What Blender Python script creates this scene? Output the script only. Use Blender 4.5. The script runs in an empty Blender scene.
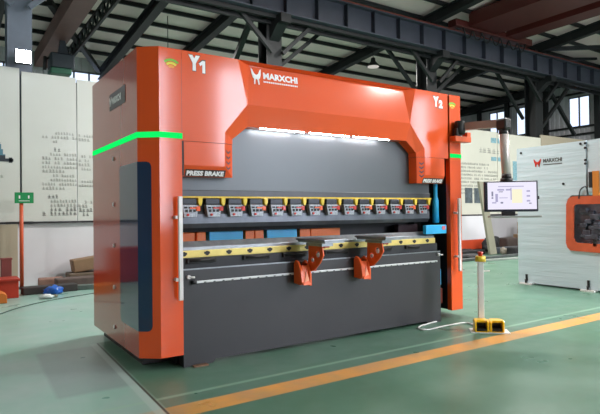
import bpy, bmesh, math, random
from mathutils import Vector, Matrix
random.seed(7)
C = bpy.context.scene.collection
PI = math.pi

# ------------------------------------------------------------------ materials
def lin(c):
    return tuple(((v/255)/12.92 if v/255 <= .04045 else ((v/255+.055)/1.055)**2.4) for v in c) + (1,)

MATS = {}
def mat(name, rgb, rough=.5, metal=0., coat=0., noise=0., scale=3., bump=0., ior=1.5, emit=0., rvar=0.):
    if name in MATS: return MATS[name]
    m = bpy.data.materials.new(name); m.use_nodes = True
    nt = m.node_tree; b = nt.nodes['Principled BSDF']
    b.inputs['Base Color'].default_value = lin(rgb)
    b.inputs['Roughness'].default_value = rough
    b.inputs['Metallic'].default_value = metal
    b.inputs['Coat Weight'].default_value = coat
    b.inputs['Coat Roughness'].default_value = .08
    b.inputs['IOR'].default_value = ior
    if emit:
        b.inputs['Emission Color'].default_value = lin(rgb)
        b.inputs['Emission Strength'].default_value = emit
    if noise or bump or rvar:
        tc = nt.nodes.new('ShaderNodeTexCoord')
        n = nt.nodes.new('ShaderNodeTexNoise'); n.inputs['Scale'].default_value = scale
        n.inputs['Detail'].default_value = 5
        nt.links.new(tc.outputs['Object'], n.inputs['Vector'])
        if noise:
            r = nt.nodes.new('ShaderNodeMapRange')
            r.inputs['From Min'].default_value = .3; r.inputs['From Max'].default_value = .7
            r.inputs['To Min'].default_value = 1-noise; r.inputs['To Max'].default_value = 1+noise
            nt.links.new(n.outputs['Fac'], r.inputs['Value'])
            mx = nt.nodes.new('ShaderNodeVectorMath'); mx.operation = 'SCALE'
            mx.inputs[0].default_value = lin(rgb)[:3]
            nt.links.new(r.outputs['Result'], mx.inputs['Scale'])
            nt.links.new(mx.outputs['Vector'], b.inputs['Base Color'])
        if rvar:
            r2 = nt.nodes.new('ShaderNodeMapRange')
            r2.inputs['From Min'].default_value = .3; r2.inputs['From Max'].default_value = .7
            r2.inputs['To Min'].default_value = max(0, rough-rvar); r2.inputs['To Max'].default_value = rough+rvar
            nt.links.new(n.outputs['Fac'], r2.inputs['Value']); nt.links.new(r2.outputs['Result'], b.inputs['Roughness'])
        if bump:
            bp = nt.nodes.new('ShaderNodeBump'); bp.inputs['Strength'].default_value = bump
            bp.inputs['Distance'].default_value = .02
            nt.links.new(n.outputs['Fac'], bp.inputs['Height']); nt.links.new(bp.outputs['Normal'], b.inputs['Normal'])
    MATS[name] = m
    return m

def emis(name, rgb, s):
    if name in MATS: return MATS[name]
    m = bpy.data.materials.new(name); m.use_nodes = True
    nt = m.node_tree; nt.nodes.clear()
    e = nt.nodes.new('ShaderNodeEmission'); o = nt.nodes.new('ShaderNodeOutputMaterial')
    e.inputs['Color'].default_value = lin(rgb); e.inputs['Strength'].default_value = s
    nt.links.new(e.outputs[0], o.inputs[0]); MATS[name] = m
    return m

def glass(name, rgb, alpha):
    m = bpy.data.materials.new(name); m.use_nodes = True
    nt = m.node_tree; nt.nodes.clear()
    t = nt.nodes.new('ShaderNodeBsdfTransparent'); t.inputs[0].default_value = lin(rgb)
    g = nt.nodes.new('ShaderNodeBsdfGlossy'); g.inputs['Roughness'].default_value = .03
    f = nt.nodes.new('ShaderNodeFresnel'); f.inputs['IOR'].default_value = 1.5
    mx = nt.nodes.new('ShaderNodeMixShader'); o = nt.nodes.new('ShaderNodeOutputMaterial')
    nt.links.new(f.outputs[0], mx.inputs[0]); nt.links.new(t.outputs[0], mx.inputs[1]); nt.links.new(g.outputs[0], mx.inputs[2])
    nt.links.new(mx.outputs[0], o.inputs[0]); MATS[name] = m
    return m

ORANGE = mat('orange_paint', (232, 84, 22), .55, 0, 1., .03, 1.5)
ORANGE.node_tree.nodes['Principled BSDF'].inputs['Specular IOR Level'].default_value = .15
ORANGE.node_tree.nodes['Principled BSDF'].inputs['Coat Roughness'].default_value = .11
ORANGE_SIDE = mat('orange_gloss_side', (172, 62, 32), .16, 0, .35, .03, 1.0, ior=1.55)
ORANGE_BR = mat('orange_bracket', (244, 98, 34), .4, 0, .2, .08, 9)
DKGREY = mat('dark_grey_paint', (60, 60, 64), .42, .2, 0, .06, 2)
RAMM = mat('ram_steel', (84, 89, 92), .37, .5, 0, .02, 1)
STEEL = mat('machined_steel', (150, 154, 160), .32, .85, 0, .15, 12)
DSTEEL = mat('dark_steel', (70, 72, 76), .4, .6, 0, .1, 8)
BLACK = mat('black_plastic', (22, 22, 24), .5, 0, 0, .1, 6)
YELL = mat('yellow_paint', (232, 200, 60), .45, 0, .1, .06, 8)
YPLATE = mat('pale_yellow_plate', (226, 206, 120), .4, .2, .1, .08, 14)
RED = mat('red_plastic', (205, 45, 30), .4, 0, .2, .05, 8)
BLUE = mat('light_blue_paint', (48, 190, 250), .4, 0, .2, .05, 5)
WHITE = mat('white_paint', (232, 232, 230), .4, 0, .1, .03, 4)
WHITELET = mat('white_lettering', (245, 245, 245), .5, 0, 0, .01, 4)
LETSH = mat('grey_letter_edge', (70, 66, 66), .5, 0, 0, .02, 4)
CHROME = mat('brushed_handle', (228, 224, 224), .35, .15, 0, .05, 20)
GREENL = emis('green_light', (14, 225, 95), 1.15)
LED = emis('white_led', (250, 252, 255), 60)
WIN = mat('dark_blue_window', (24, 48, 78), .06, 0, .25, .1, 2, ior=1.5)
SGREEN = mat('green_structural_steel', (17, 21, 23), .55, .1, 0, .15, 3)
SBLUE = mat('blue_grey_beam', (64, 68, 80), .55, .1, 0, .1, 3)
RAILR = mat('rusty_rail', (112, 54, 44), .6, .1, 0, .2, 5)
FRAME = mat('frame_dark', (40, 42, 47), .5, .2, 0, .1, 3)
CRANER = mat('dark_red_crane_paint', (78, 26, 22), .5, 0, .1, .12, 2)
CRANEB = mat('brown_crane_paint', (104, 70, 66), .55, 0, 0, .15, 2)

# ------------------------------------------------------------------ mesh helpers
WP = {}
def V(*a): return Vector(a)

def bx(bm, x0, x1, y0, y1, z0, z1, bev=0.):
    vs = [bm.verts.new((x, y, z)) for z in (z0, z1) for y in (y0, y1) for x in (x0, x1)]
    fs = [(0,2,3,1), (4,5,7,6), (0,1,5,4), (2,6,7,3), (0,4,6,2), (1,3,7,5)]
    ff = [bm.faces.new([vs[i] for i in f]) for f in fs]
    if bev:
        es = list({e for f in ff for e in f.edges})
        bmesh.ops.bevel(bm, geom=es, offset=bev, segments=2, affect='EDGES', profile=.5)
    return vs

def prism(bm, pts, axis, a, b, bev=0.):
    """pts: 2D polygon in the other two axes, extruded from a to b along axis"""
    def mk(p, t):
        if axis == 'x': return (t, p[0], p[1])
        if axis == 'y': return (p[0], t, p[1])
        return (p[0], p[1], t)
    A = [bm.verts.new(mk(p, a)) for p in pts]; B = [bm.verts.new(mk(p, b)) for p in pts]
    ff = [bm.faces.new(A), bm.faces.new(B[::-1])]
    n = len(pts)
    for i in range(n):
        ff.append(bm.faces.new([A[i], B[i], B[(i+1) % n], A[(i+1) % n]]))
    if bev:
        es = list({e for f in ff for e in f.edges})
        bmesh.ops.bevel(bm, geom=es, offset=bev, segments=2, affect='EDGES', profile=.5)
    bmesh.ops.recalc_face_normals(bm, faces=bm.faces)

def tube(bm, pts, r, seg=12, cap=True):
    pts = [Vector(p) for p in pts]; rings = []
    up = None
    for i, p in enumerate(pts):
        d = (pts[min(i+1, len(pts)-1)] - pts[max(i-1, 0)]).normalized()
        if up is None: up = Vector((0,0,1)) if abs(d.z) < .9 else Vector((1,0,0))
        s = d.cross(up).normalized(); u = s.cross(d).normalized(); up = u
        rr = r[i] if isinstance(r, (list, tuple)) else r
        rings.append([bm.verts.new(p + (s*math.cos(2*PI*k/seg) + u*math.sin(2*PI*k/seg))*rr) for k in range(seg)])
    for a, b in zip(rings, rings[1:]):
        for k in range(seg):
            f = bm.faces.new([a[k], a[(k+1) % seg], b[(k+1) % seg], b[k]]); f.smooth = True
    if cap:
        bm.faces.new(rings[0][::-1]); bm.faces.new(rings[-1])
    bmesh.ops.recalc_face_normals(bm, faces=bm.faces)

def bar(bm, p, q, w, h=None):
    """square bar from p to q"""
    h = h or w; p = Vector(p); q = Vector(q); d = (q-p).normalized()
    up = Vector((0,0,1)) if abs(d.z) < .95 else Vector((0,1,0))
    s = d.cross(up).normalized(); u = s.cross(d).normalized()
    A = [bm.verts.new(p + s*a*w/2 + u*b*h/2) for a, b in ((-1,-1),(1,-1),(1,1),(-1,1))]
    B = [bm.verts.new(q + s*a*w/2 + u*b*h/2) for a, b in ((-1,-1),(1,-1),(1,1),(-1,1))]
    bm.faces.new(A); bm.faces.new(B[::-1])
    for i in range(4): bm.faces.new([A[i], B[i], B[(i+1)%4], A[(i+1)%4]])
    bmesh.ops.recalc_face_normals(bm, faces=bm.faces)

def ibeam(bm, p, q, w, h, t=.03):
    """I section running from p to q, height h upward, flange width w (world aligned run)"""
    p = Vector(p); q = Vector(q); d = (q-p).normalized()
    up = Vector((0,0,1)) if abs(d.z) < .95 else Vector((0,1,0))
    s = d.cross(up).normalized(); u = s.cross(d).normalized()
    sec = [(-w/2,-h/2),(w/2,-h/2),(w/2,-h/2+t),(t/2,-h/2+t),(t/2,h/2-t),(w/2,h/2-t),(w/2,h/2),(-w/2,h/2),(-w/2,h/2-t),(-t/2,h/2-t),(-t/2,-h/2+t),(-w/2,-h/2+t)]
    A = [bm.verts.new(p + s*a + u*b) for a, b in sec]; B = [bm.verts.new(q + s*a + u*b) for a, b in sec]
    bm.faces.new(A); bm.faces.new(B[::-1]); n = len(sec)
    for i in range(n): bm.faces.new([A[i], B[i], B[(i+1)%n], A[(i+1)%n]])
    bmesh.ops.recalc_face_normals(bm, faces=bm.faces)

def tag(o, label=None, cat=None, group=None, kind=None):
    if label: o['label'] = label
    if cat: o['category'] = cat
    if group: o['group'] = group
    if kind: o['kind'] = kind
    return o

def thing(name, loc, label, cat, group=None):
    o = bpy.data.objects.new(name, None); C.objects.link(o); o.location = loc; o.empty_display_size = .1
    WP[o] = Vector(loc)
    return tag(o, label, cat, group)

def obj(name, bm, m, parent=None, label=None):
    """link the bmesh (world coordinates) as ONE mesh object"""
    if parent is not None: org = WP[parent]
    else:
        xs = [v.co for v in bm.verts]
        org = Vector(((min(c.x for c in xs)+max(c.x for c in xs))/2, (min(c.y for c in xs)+max(c.y for c in xs))/2, min(c.z for c in xs)))
    bmesh.ops.translate(bm, verts=bm.verts, vec=-org)
    me = bpy.data.meshes.new(name); bm.to_mesh(me); bm.free(); me.materials.append(m)
    o = bpy.data.objects.new(name, me); C.objects.link(o)
    if parent is not None: o.parent = parent
    else: o.location = org
    WP[o] = org.copy()
    if label: o['label'] = label
    return o

def B(): return bmesh.new()
def box(name, m, parent, *a, bev=0., label=None):
    b = B(); bx(b, *a, bev=bev); return obj(name, b, m, parent, label)
def struct(name, bm, m): return tag(obj(name, bm, m), kind='structure')

def text_bm(s, size, extr=.001, bold=0., shear=0., sx=1.):
    cu = bpy.data.curves.new('t', 'FONT'); cu.body = s; cu.size = size; cu.extrude = extr; cu.offset = bold; cu.shear = shear
    cu.resolution_u = 2
    o = bpy.data.objects.new('t', cu); C.objects.link(o)
    bpy.context.view_layer.update()
    me = bpy.data.meshes.new_from_object(o.evaluated_get(bpy.context.evaluated_depsgraph_get()))
    bpy.data.objects.remove(o); bm = B(); bm.from_mesh(me); bpy.data.meshes.remove(me)
    bmesh.ops.scale(bm, vec=(sx, 1, 1), verts=bm.verts)
    x0 = min(v.co.x for v in bm.verts); y0 = min(v.co.y for v in bm.verts)
    bmesh.ops.translate(bm, verts=bm.verts, vec=(-x0, -y0, 0))
    return bm

def put_text(name, s, m, parent, o, ux, uy, w=None, h=.1, **k):
    """lettering with its lower left corner at o, running along ux, up along uy"""
    bm = text_bm(s, h*1.4, **k)
    W = max(v.co.x for v in bm.verts); Hh = max(v.co.y for v in bm.verts)
    fy = h/Hh; fx = (w/W) if w else fy
    ux = Vector(ux).normalized(); uy = Vector(uy).normalized(); n = ux.cross(uy)
    M = Matrix((ux*fx, uy*fy, n)).transposed().to_4x4(); M.translation = Vector(o)
    bmesh.ops.transform(bm, matrix=M, verts=bm.verts)
    return obj(name, bm, m, parent)

def fox(name, m, parent, o, ux, uy, w, h, t=.003):
    """the two-horned beast emblem"""
    P = [(0,1),(.12,.93),(.3,.68),(.5,.6),(.7,.68),(.88,.93),(1,1),(.96,.66),(.84,.4),(.74,.36),(.78,.02),(.66,.02),(.6,.3),(.5,.36),(.4,.3),(.34,.02),(.22,.02),(.26,.36),(.16,.4),(.04,.66)]
    ux = Vector(ux).normalized(); uy = Vector(uy).normalized(); n = ux.cross(uy)
    bm = B()
    A = [bm.verts.new(Vector(o)+ux*p[0]*w+uy*p[1]*h+n*t) for p in P]
    Bv = [bm.verts.new(Vector(o)+ux*p[0]*w+uy*p[1]*h-n*.001) for p in P]
    bm.faces.new(A); bm.faces.new(Bv[::-1])
    for i in range(len(P)): bm.faces.new([A[i], Bv[i], Bv[(i+1)%len(P)], A[(i+1)%len(P)]])
    bmesh.ops.triangulate(bm, faces=[f for f in bm.faces if len(f.verts) > 4])
    bmesh.ops.recalc_face_normals(bm, faces=bm.faces)
    return obj(name, bm, m, parent)

# ------------------------------------------------------------------ camera
cd = bpy.data.cameras.new('camera'); cam = bpy.data.objects.new('camera', cd); C.objects.link(cam)
cd.sensor_width = 36; cd.lens = 31.92; cd.clip_end = 200
R = Matrix(((0.83268305, 0.00416342, -0.55373423), (-0.55363523, -0.0140884, -0.83264011), (-0.01126785, 0.99989209, -0.00942616)))
# columns of R = camera axes in the world
Mw = R.to_4x4(); 
cam.matrix_world = Matrix.Translation((-1.833, -4.682, 1.42)) @ Mw
bpy.context.scene.camera = cam

# ------------------------------------------------------------------ floor
def floor_material():
    m = bpy.data.materials.new('painted_floor'); m.use_nodes = True
    nt = m.node_tree; N = nt.nodes; L = nt.links; b = N['Principled BSDF']
    tc = N.new('ShaderNodeTexCoord'); sp = N.new('ShaderNodeSeparateXYZ'); L.new(tc.outputs['Object'], sp.inputs[0])
    def noise(scale, detail=6, stretch=None, rough=.6):
        n = N.new('ShaderNodeTexNoise'); n.inputs['Scale'].default_value = scale; n.inputs['Detail'].default_value = detail
        n.inputs['Roughness'].default_value = rough
        if stretch:
            mp = N.new('ShaderNodeMapping'); mp.inputs['Scale'].default_value = stretch
            L.new(tc.outputs['Object'], mp.inputs[0]); L.new(mp.outputs[0], n.inputs['Vector'])
        else: L.new(tc.outputs['Object'], n.inputs['Vector'])
        return n.outputs['Fac']
    def math_(op, a, b_=None, c=None):
        n = N.new('ShaderNodeMath'); n.operation = op
        for i, v in enumerate((a, b_, c)):
            if v is None: continue
            if isinstance(v, (int, float)): n.inputs[i].default_value = v
            else: L.new(v, n.inputs[i])
        return n.outputs[0]
    def rng(v, a, b_, c=0., d=1.):
        n = N.new('ShaderNodeMapRange'); n.inputs['From Min'].default_value = a; n.inputs['From Max'].default_value = b_
        n.inputs['To Min'].default_value = c; n.inputs['To Max'].default_value = d; L.new(v, n.inputs['Value']); return n.outputs[0]
    def mix(f, a, c):
        n = N.new('ShaderNodeMix'); n.data_type = 'RGBA'
        if isinstance(f, float): n.inputs[0].default_value = f
        else: L.new(f, n.inputs[0])
        for i, v in ((6, a), (7, c)):
            if isinstance(v, tuple): n.inputs[i].default_value = lin(v)
            else: L.new(v, n.inputs[i])
        return n.outputs[2]
    def band(v, lo, hi, soft):
        return math_('MULTIPLY', rng(v, lo-soft, lo+soft), rng(v, hi-soft, hi+soft, 1., 0.))
    x, y = sp.outputs[0], sp.outputs[1]
    col = mix(rng(noise(.55), .35, .65), (66, 110, 88), (82, 122, 102))
    col = mix(rng(noise(2.2, 3, (1, 2.2, 1)), .3, .85), col, (96, 126, 112))
    # duller green in front of the yellow line
    col = mix(math_('MULTIPLY', rng(y, -1.0, -.98, .75, 0.), 1.0), col, mix(rng(noise(1.4, 4), .3, .75), (68, 112, 86), (86, 124, 104)))
    # grey-blue aisle left of the joint: wear plus reflected light in the pale tone
    jx = math_('ADD', x, math_('MULTIPLY', y, -.03))
    aisle = math_('MAXIMUM', rng(jx, -.50, -.47, 1., 0.), math_('MULTIPLY', rng(y, 1.44, 1.5), rng(x, .8, 1.6, 1., 0.)))
    worn_sheen = mix(rng(noise(.9, 4), .3, .7), (132, 184, 168), (150, 176, 170))
    worn_sheen = mix(rng(noise(1.6, 3), .4, .85, 0., .7), worn_sheen, (176, 194, 190))
    col = mix(aisle, col, worn_sheen)
    px_ = math_('MULTIPLY', band(jx, -1.12, -.5, .02), band(y, -.22, 1.35, .04))
    col = mix(math_('MULTIPLY', px_, .6), col, (122, 138, 140))
    # yellow line and the pale green edge behind it
    wear = rng(noise(3, 3), .3, .6, .75, 1.)
    yl = math_('MULTIPLY', band(y, -1.12, -.885, .008), wear)
    yl = math_('MULTIPLY', yl, rng(jx, -.55, -.2, .35, 1.))
    col = mix(yl, col, mix(rng(noise(2.), .4, .6), (222, 158, 72), (206, 152, 92)))
    col = mix(math_('MULTIPLY', band(y, -.70, -.655, .012), .5), col, (150, 190, 165))
    # joint
    near = rng(y, 1.44, 1.46, 1., 0.)
    col = mix(math_('MULTIPLY', math_('MULTIPLY', band(jx, -.575, -.51, .006), .55), near), col, (176, 200, 194))
    col = mix(math_('MULTIPLY', band(jx, -.508, -.488, .004), near), col, (58, 76, 70))
    L.new(col, b.inputs['Base Color'])
    L.new(rng(noise(1.5, 3), .3, .7, .26, .40), b.inputs['Roughness'])
    return m

bm = B(); vs = [bm.verts.new(p) for p in ((-14,-12,0),(23.2,-12,0),(23.2,16.4,0),(-14,16.4,0))]; bm.faces.new(vs)
bx(bm, -14, 23.2, -12, 16.4, -.2, -.02)
f = bpy.data.meshes.new('floor'); bm.to_mesh(f); bm.free(); f.materials.append(floor_material())
fo = bpy.data.objects.new('floor', f); C.objects.link(fo); tag(fo, kind='structure')

# ------------------------------------------------------------------ hall shell
WALLP = mat('wall_cladding', (176, 176, 180), .7, 0, 0, .06, 2)
LOWW = mat('low_wall_plaster', (216, 216, 222), .75, 0, 0, .05, 1.2)
ROOFM = mat('roof_sheet', (236, 216, 212), .7, 0, 0, .1, .6)
def zr(y): return 8.0 - .08*(y-7.3) if y > -3 else 8.824 - .08*(-3-y)

def corrugated(bm, along, a0, a1, c, z0, z1, step=.25, d=.03, thick=.08):
    n = max(1, int(round((a1-a0)/step)))
    pts = []
    for i in range(n):
        s = a0 + (a1-a0)*i/n; e = (a1-a0)/n
        pts += [(s, 0), (s+e*.55, 0), (s+e*.65, d), (s+e*.9, d)]
    pts.append((a1, 0)); pts += [(a1, thick), (a0, thick)]
    P = [((p[0], c+p[1]) if along == 'x' else (c+p[1], p[0])) for p in pts]
    A = [bm.verts.new((p[0], p[1], z0)) for p in P]; T = [bm.verts.new((p[0], p[1], z1)) for p in P]
    k = len(P)
    for i in range(k): bm.faces.new([A[i], A[(i+1)%k], T[(i+1)%k], T[i]])

# end wall (right) with window holes
WY = [(8.46, 9.45), (11.15, 12.3), (13.0, 13.95)]
bm = B()
ys = [-12] + [v for w in WY for v in w] + [16.4]
for i in range(0, len(ys)-1, 1):
    a, b = ys[i], ys[i+1]
    if (a, b) in WY:
        corrugated(bm, 'y', a, b, 23.2, 0, 5.3); corrugated(bm, 'y', a, b, 23.2, 6.77, zr(a)+.1)
    else: corrugated(bm, 'y', a, b, 23.2, 0, 8.9)
struct('wall_right', bm, WALLP)
# far wall with strip windows
WX = [(-2.6, -.95), (-.3, .15), (1.6, 3.2), (4.5, 6.0), (7.5, 9), (10.5, 12), (13.5, 15), (16.5, 18), (19.5, 21)]
bm = B(); xs = [-14] + [v for w in WX for v in w] + [23.2]
for i in range(len(xs)-1):
    a, b = xs[i], xs[i+1]
    if (a, b) in WX:
        corrugated(bm, 'x', a, b, 16.3, 0, 6.25); corrugated(bm, 'x', a, b, 16.3, 6.77, 7.35)
    else: corrugated(bm, 'x', a, b, 16.3, 0, 7.35)
struct('wall_back', bm, WALLP)
bm = B(); corrugated(bm, 'y', -12, 16.4, -14.1, 0, 8.9); struct('wall_left', bm, WALLP)
# front wall with a band of large windows and a low row
FX = [(3.7, 4.15), (6.0, 7.3), (7.6, 9.8), (15.3, 16.2)]
FZ = {(3.7, 4.15): (1.0, 6.5), (6.0, 7.3): (3.0, 6.5), (7.6, 9.8): (1.4, 4.6), (15.3, 16.2): (3.6, 6.5)}
bm = B(); xs = [-14] + [v for w in FX for v in w] + [23.2]
for i in range(len(xs)-1):
    a, b = xs[i], xs[i+1]
    if (a, b) in FX: bx(bm, a, b, -12.2, -12, 0, FZ[a, b][0]); bx(bm, a, b, -12.2, -12, FZ[a, b][1], 8.2)
    else: bx(bm, a, b, -12.2, -12, 0, 8.2)
struct('wall_front', bm, WALLP)
# roof
bm = B()
for (ya, yb) in ((-12.2, -3), (-3, 16.5)):
    n = 30
    q = [bm.verts.new(p) for p in ((-14.1, ya, zr(ya)), (23.3, ya, zr(ya)), (23.3, yb, zr(yb)), (-14.1, yb, zr(yb)))]
    q2 = [bm.verts.new(v.co + Vector((0,0,.08))) for v in q]
    bm.faces.new(q); bm.faces.new(q2[::-1])
    for i in range(4): bm.faces.new([q[i], q2[i], q2[(i+1)%4], q[(i+1)%4]])
bmesh.ops.recalc_face_normals(bm, faces=bm.faces)
struct('ceiling', bm, ROOFM)

GL = glass('window_glass', (235, 240, 245), .1)
DAY = emis('daylit_pane', (234, 238, 252), 20.)
wn = 0
FR = mat('window_frame_grey', (96, 100, 104), .5, .2, 0, .05, 4)
def window(p0, p1, z0, z1, n, pane):
    """p0,p1: (x,y) ends"""
    global wn; wn += 1
    bm = B(); a = Vector((p0[0], p0[1], 0)); b = Vector((p1[0], p1[1], 0)); d = b-a
    for z in (z0+.03, z1-.03): bar(bm, a+Vector((0,0,z)), b+Vector((0,0,z)), .06)
    for i in range(n+1):
        q = a+d*(i/n); bar(bm, q+Vector((0,0,z0)), q+Vector((0,0,z1)), .06)
    o = struct('window_%d' % wn, bm, FR)
    bm = B(); vs = [bm.verts.new(p) for p in (a+Vector((0,0,z0)), b+Vector((0,0,z0)), b+Vector((0,0,z1)), a+Vector((0,0,z1)))]
    nrm = Vector((d.y, -d.x, 0)).normalized()*.006
    v2 = [bm.verts.new(v.co+nrm) for v in vs]; bm.faces.new(vs); bm.faces.new(v2[::-1])
    for i in range(4): bm.faces.new([vs[i], v2[i], v2[(i+1)%4], vs[(i+1)%4]])
    obj('pane', bm, pane, o)
for a, b in WY: window((23.24, a), (23.24, b), 5.3, 6.77, 2, GL)
for a, b in WX: window((a, 16.34), (b, 16.34), 6.25, 6.77, 3, GL)
for a, b in FX: window((a, -12.1), (b, -12.1), FZ[a, b][0], FZ[a, b][1], 1 if b-a < 1 else 2, DAY)

# ------------------------------------------------------------------ steelwork
COLX = [-.58, 5.42, 11.42, 17.42]
clab = ['pale lit steel column behind the leftmost wall board, carrying the floodlight',
        'dark steel column rising behind the raised company emblem of the press brake',
        'dark steel column rising behind the right end of the press brake hood',
        'dark steel column standing behind the wrapped white machine']
SPALE = mat('floodlit_column', (112, 122, 136), .5, .1, 0, .1, 3)  # column colour paled for the floodlight falling on it
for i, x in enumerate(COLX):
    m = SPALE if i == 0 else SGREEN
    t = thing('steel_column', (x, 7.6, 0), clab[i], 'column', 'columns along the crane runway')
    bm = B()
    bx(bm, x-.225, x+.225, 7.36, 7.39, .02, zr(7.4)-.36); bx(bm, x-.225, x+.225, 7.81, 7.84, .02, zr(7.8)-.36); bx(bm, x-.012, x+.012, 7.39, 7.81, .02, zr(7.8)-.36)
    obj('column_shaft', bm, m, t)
    bm = B(); bx(bm, x-.3, x+.3, 7.28, 7.92, 0, .02)
    obj('base_plate', bm, m, t)
    bm = B(); prism(bm, [(7.36, 6.5), (7.36, 5.95), (6.95, 6.28), (6.75, 6.28), (6.75, 6.5)], 'x', x-.15, x+.15)
    obj('crane_bracket', bm, m, t)
    for s in (-1, 1):
        bm = B(); bar(bm, (x+s*.15, 7.2, 5.6), (x+s*1.1, 7.2, 6.5), .1); obj('knee_brace', bm, m, t)

# crane runway beam
t = thing('crane_runway_beam', (5, 7, 6.5), 'long blue-grey crane runway beam with stiffener plates and a rusty rail on top', 'beam')
bm = B(); ibeam(bm, (-13.9, 7.0, 6.88), (23.1, 7.0, 6.88), .36, .72, .03)
obj('girder', bm, SBLUE, t)
bm = B()
x = -13.5
while x < 23: bx(bm, x-.012, x+.012, 6.83, 6.985, 6.56, 7.2); x += 1.0
s = obj('stiffener', bm, mat('beam_shadow_grey', (50, 54, 66), .6), t); s['kind'] = 'stuff'
bm = B(); bx(bm, -13.9, 23.1, 6.96, 7.04, 7.26, 7.36); bx(bm, -13.9, 23.1, 6.9, 7.1, 7.245, 7.26)
obj('rail', bm, RAILR, t, 'rusty red crane rail')
t = thing('lattice_girder', (5, 7.6, 5.9), 'dark lattice girder under the crane runway linking the column heads', 'beam')
bm = B(); bx(bm, -13.9, 22.8, 7.26, 7.345, 6.35, 6.5); obj('top_chord', bm, SGREEN, t)
bm = B(); bx(bm, -13.9, 22.8, 7.0, 7.1, 6.42, 6.515); obj('side_chord', bm, SGREEN, t)
bm = B()
for k in range(36):
    x = -13.5+k; bar(bm, (x, 7.08, 6.47), (x+.5, 7.28, 6.45), .05); bar(bm, (x+.5, 7.28, 6.45), (x+1, 7.08, 6.47), .05)
obj('lacing', bm, SGREEN, t)['kind'] = 'stuff'

# rafters along y
rl = ['dark sloping rafter over the leftmost column', 'dark rafter meeting the column behind the emblem', 'dark rafter sloping down left of the column behind the hood end', 'dark rafter over the column behind the white machine', 'deeper dark rafter slanting down to the top of the side panel', 'dark eave beam along the right gable wall']
for i, x in enumerate(COLX + [3.05, 22.9]):
    t = thing('roof_rafter', (x, 0, zr(7)), rl[i], 'rafter', 'rafters under the roof')
    for (ya, yb) in ((-12, -3), (-3, 16.2)):
        if x == 3.05 and ya == -12: continue
        o = .32 if x != 3.05 else .62
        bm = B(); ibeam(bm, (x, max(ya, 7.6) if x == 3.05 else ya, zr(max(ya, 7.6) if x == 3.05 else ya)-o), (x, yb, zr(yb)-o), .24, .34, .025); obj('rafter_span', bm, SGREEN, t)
# purlins along x
for k in range(26):
    y = -11.6 + k*1.08
    if abs(y+3) < .2: continue
    b = k
    lab = 'thin dark purlin running across the roof' if y > 6 else 'thin dark purlin under the roof on the near side of the crane runway'
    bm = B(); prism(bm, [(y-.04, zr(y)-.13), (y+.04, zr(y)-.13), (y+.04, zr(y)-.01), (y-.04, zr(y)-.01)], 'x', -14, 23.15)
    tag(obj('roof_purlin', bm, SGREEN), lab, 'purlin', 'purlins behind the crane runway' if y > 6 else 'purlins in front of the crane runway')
# roof bracing
def brace(p, q, w, lab, name='diagonal_brace', m=SGREEN):
    bm = B(); bar(bm, p, q, w); tag(obj(name, bm, m), lab, 'brace', 'diagonal bracing under the roof')
brace((.55, 11.2, 7.25), (3.0, 16.2, 6.85), .16, 'dark diagonal brace crossing the upper left corner of the roof')
brace((5.1, 7.92, 6.8), (5.35, 9.6, 5.9), .14, 'dark short brace just left of the column behind the emblem')
brace((5.7, 7.92, 5.3), (8.2, 7.92, 7.4), .1, 'thin dark brace leaning right from the column behind the emblem')
brace((11.7, 7.92, 5.0), (9.6, 7.92, 7.0), .1, 'thin dark brace leaning left to the column behind the hood end')
brace((12.0, 7.92, 5.3), (14.4, 7.92, 7.2), .1, 'thin dark brace leaning right from the column behind the hood end')
brace((17.2, 7.92, 5.0), (15.2, 7.92, 7.0), .1, 'thin dark brace leaning left to the column behind the white machine')
brace((17.7, 7.5, 4.6), (20.2, 7.5, 6.9), .12, 'dark brace leaning right from the column behind the white machine')
brace((20.6, 7.75, 4.6), (18.1, 7.75, 6.9), .12, 'dark brace crossing behind the top of the white machine')
brace((17.7, 7.3, 7.3), (21.6, 7.3, 7.9), .1, 'dark cross brace at the upper right corner, rising right')
brace((17.7, 4.6, 8.1), (22.8, 7.1, 7.85), .14, 'dark roof brace at the upper right corner, running back right')
brace((22.8, 4.2, 7.9), (17.7, 7.1, 7.65), .14, 'dark roof brace at the upper right corner, crossing the other one')
# gable wall posts and rails
for i, (y, l) in enumerate(((14.45, 'dark gable post beside the farthest gable window'), (12.7, 'dark gable post between the two left gable windows'), (10.5, 'dark gable post right of the column behind the white machine'), (8.0, 'dark gable post at the right edge of the view'))):
    bm = B(); bx(bm, 22.9, 23.07, y-.1, y+.1, 0, zr(y)-.3); tag(obj('gable_post', bm, SGREEN), l, 'post', 'posts of the gable wall')
for i, (z, l) in enumerate(((4.9, 'dark rail under the gable windows'), (5.25, 'dark sill rail of the gable windows'), (6.85, 'dark rail over the gable windows'))):
    bm = B(); bx(bm, 23.08, 23.18, 7.5, 16.2, z, z+.09); tag(obj('gable_rail', bm, SGREEN), l, 'rail', 'rails of the gable wall')

# red overhead crane at the right
t = thing('overhead_crane', (13, 5, 7.36), 'dark red overhead travelling crane riding on the rail at the upper right', 'crane')
bm = B(); bx(bm, 12.0, 16.2, 6.82, 7.18, 7.44, 7.68, bev=.03); obj('end_carriage', bm, CRANER, t)
for x0, x1 in ((12.6, 14.1), (14.6, 15.3)):
    bm = B(); bx(bm, x0, x1, -11, 6.8, 7.5, 7.95); obj('bridge_girder', bm, CRANER, t)
for xx in (12.3, 15.8):
    bm = B(); tube(bm, [(xx, 6.94, 7.49), (xx, 7.06, 7.49)], .12, 16); obj('wheel', bm, DSTEEL, t)
bm = B()
pts = []
for k in range(61):
    u = k/60; pts.append((12.2+3.4*u, 6.72, 7.38-.32*abs(math.sin(u*PI*7))))
tube(bm, pts, .025, 6); obj('festoon_cable', bm, BLACK, t)

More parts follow.
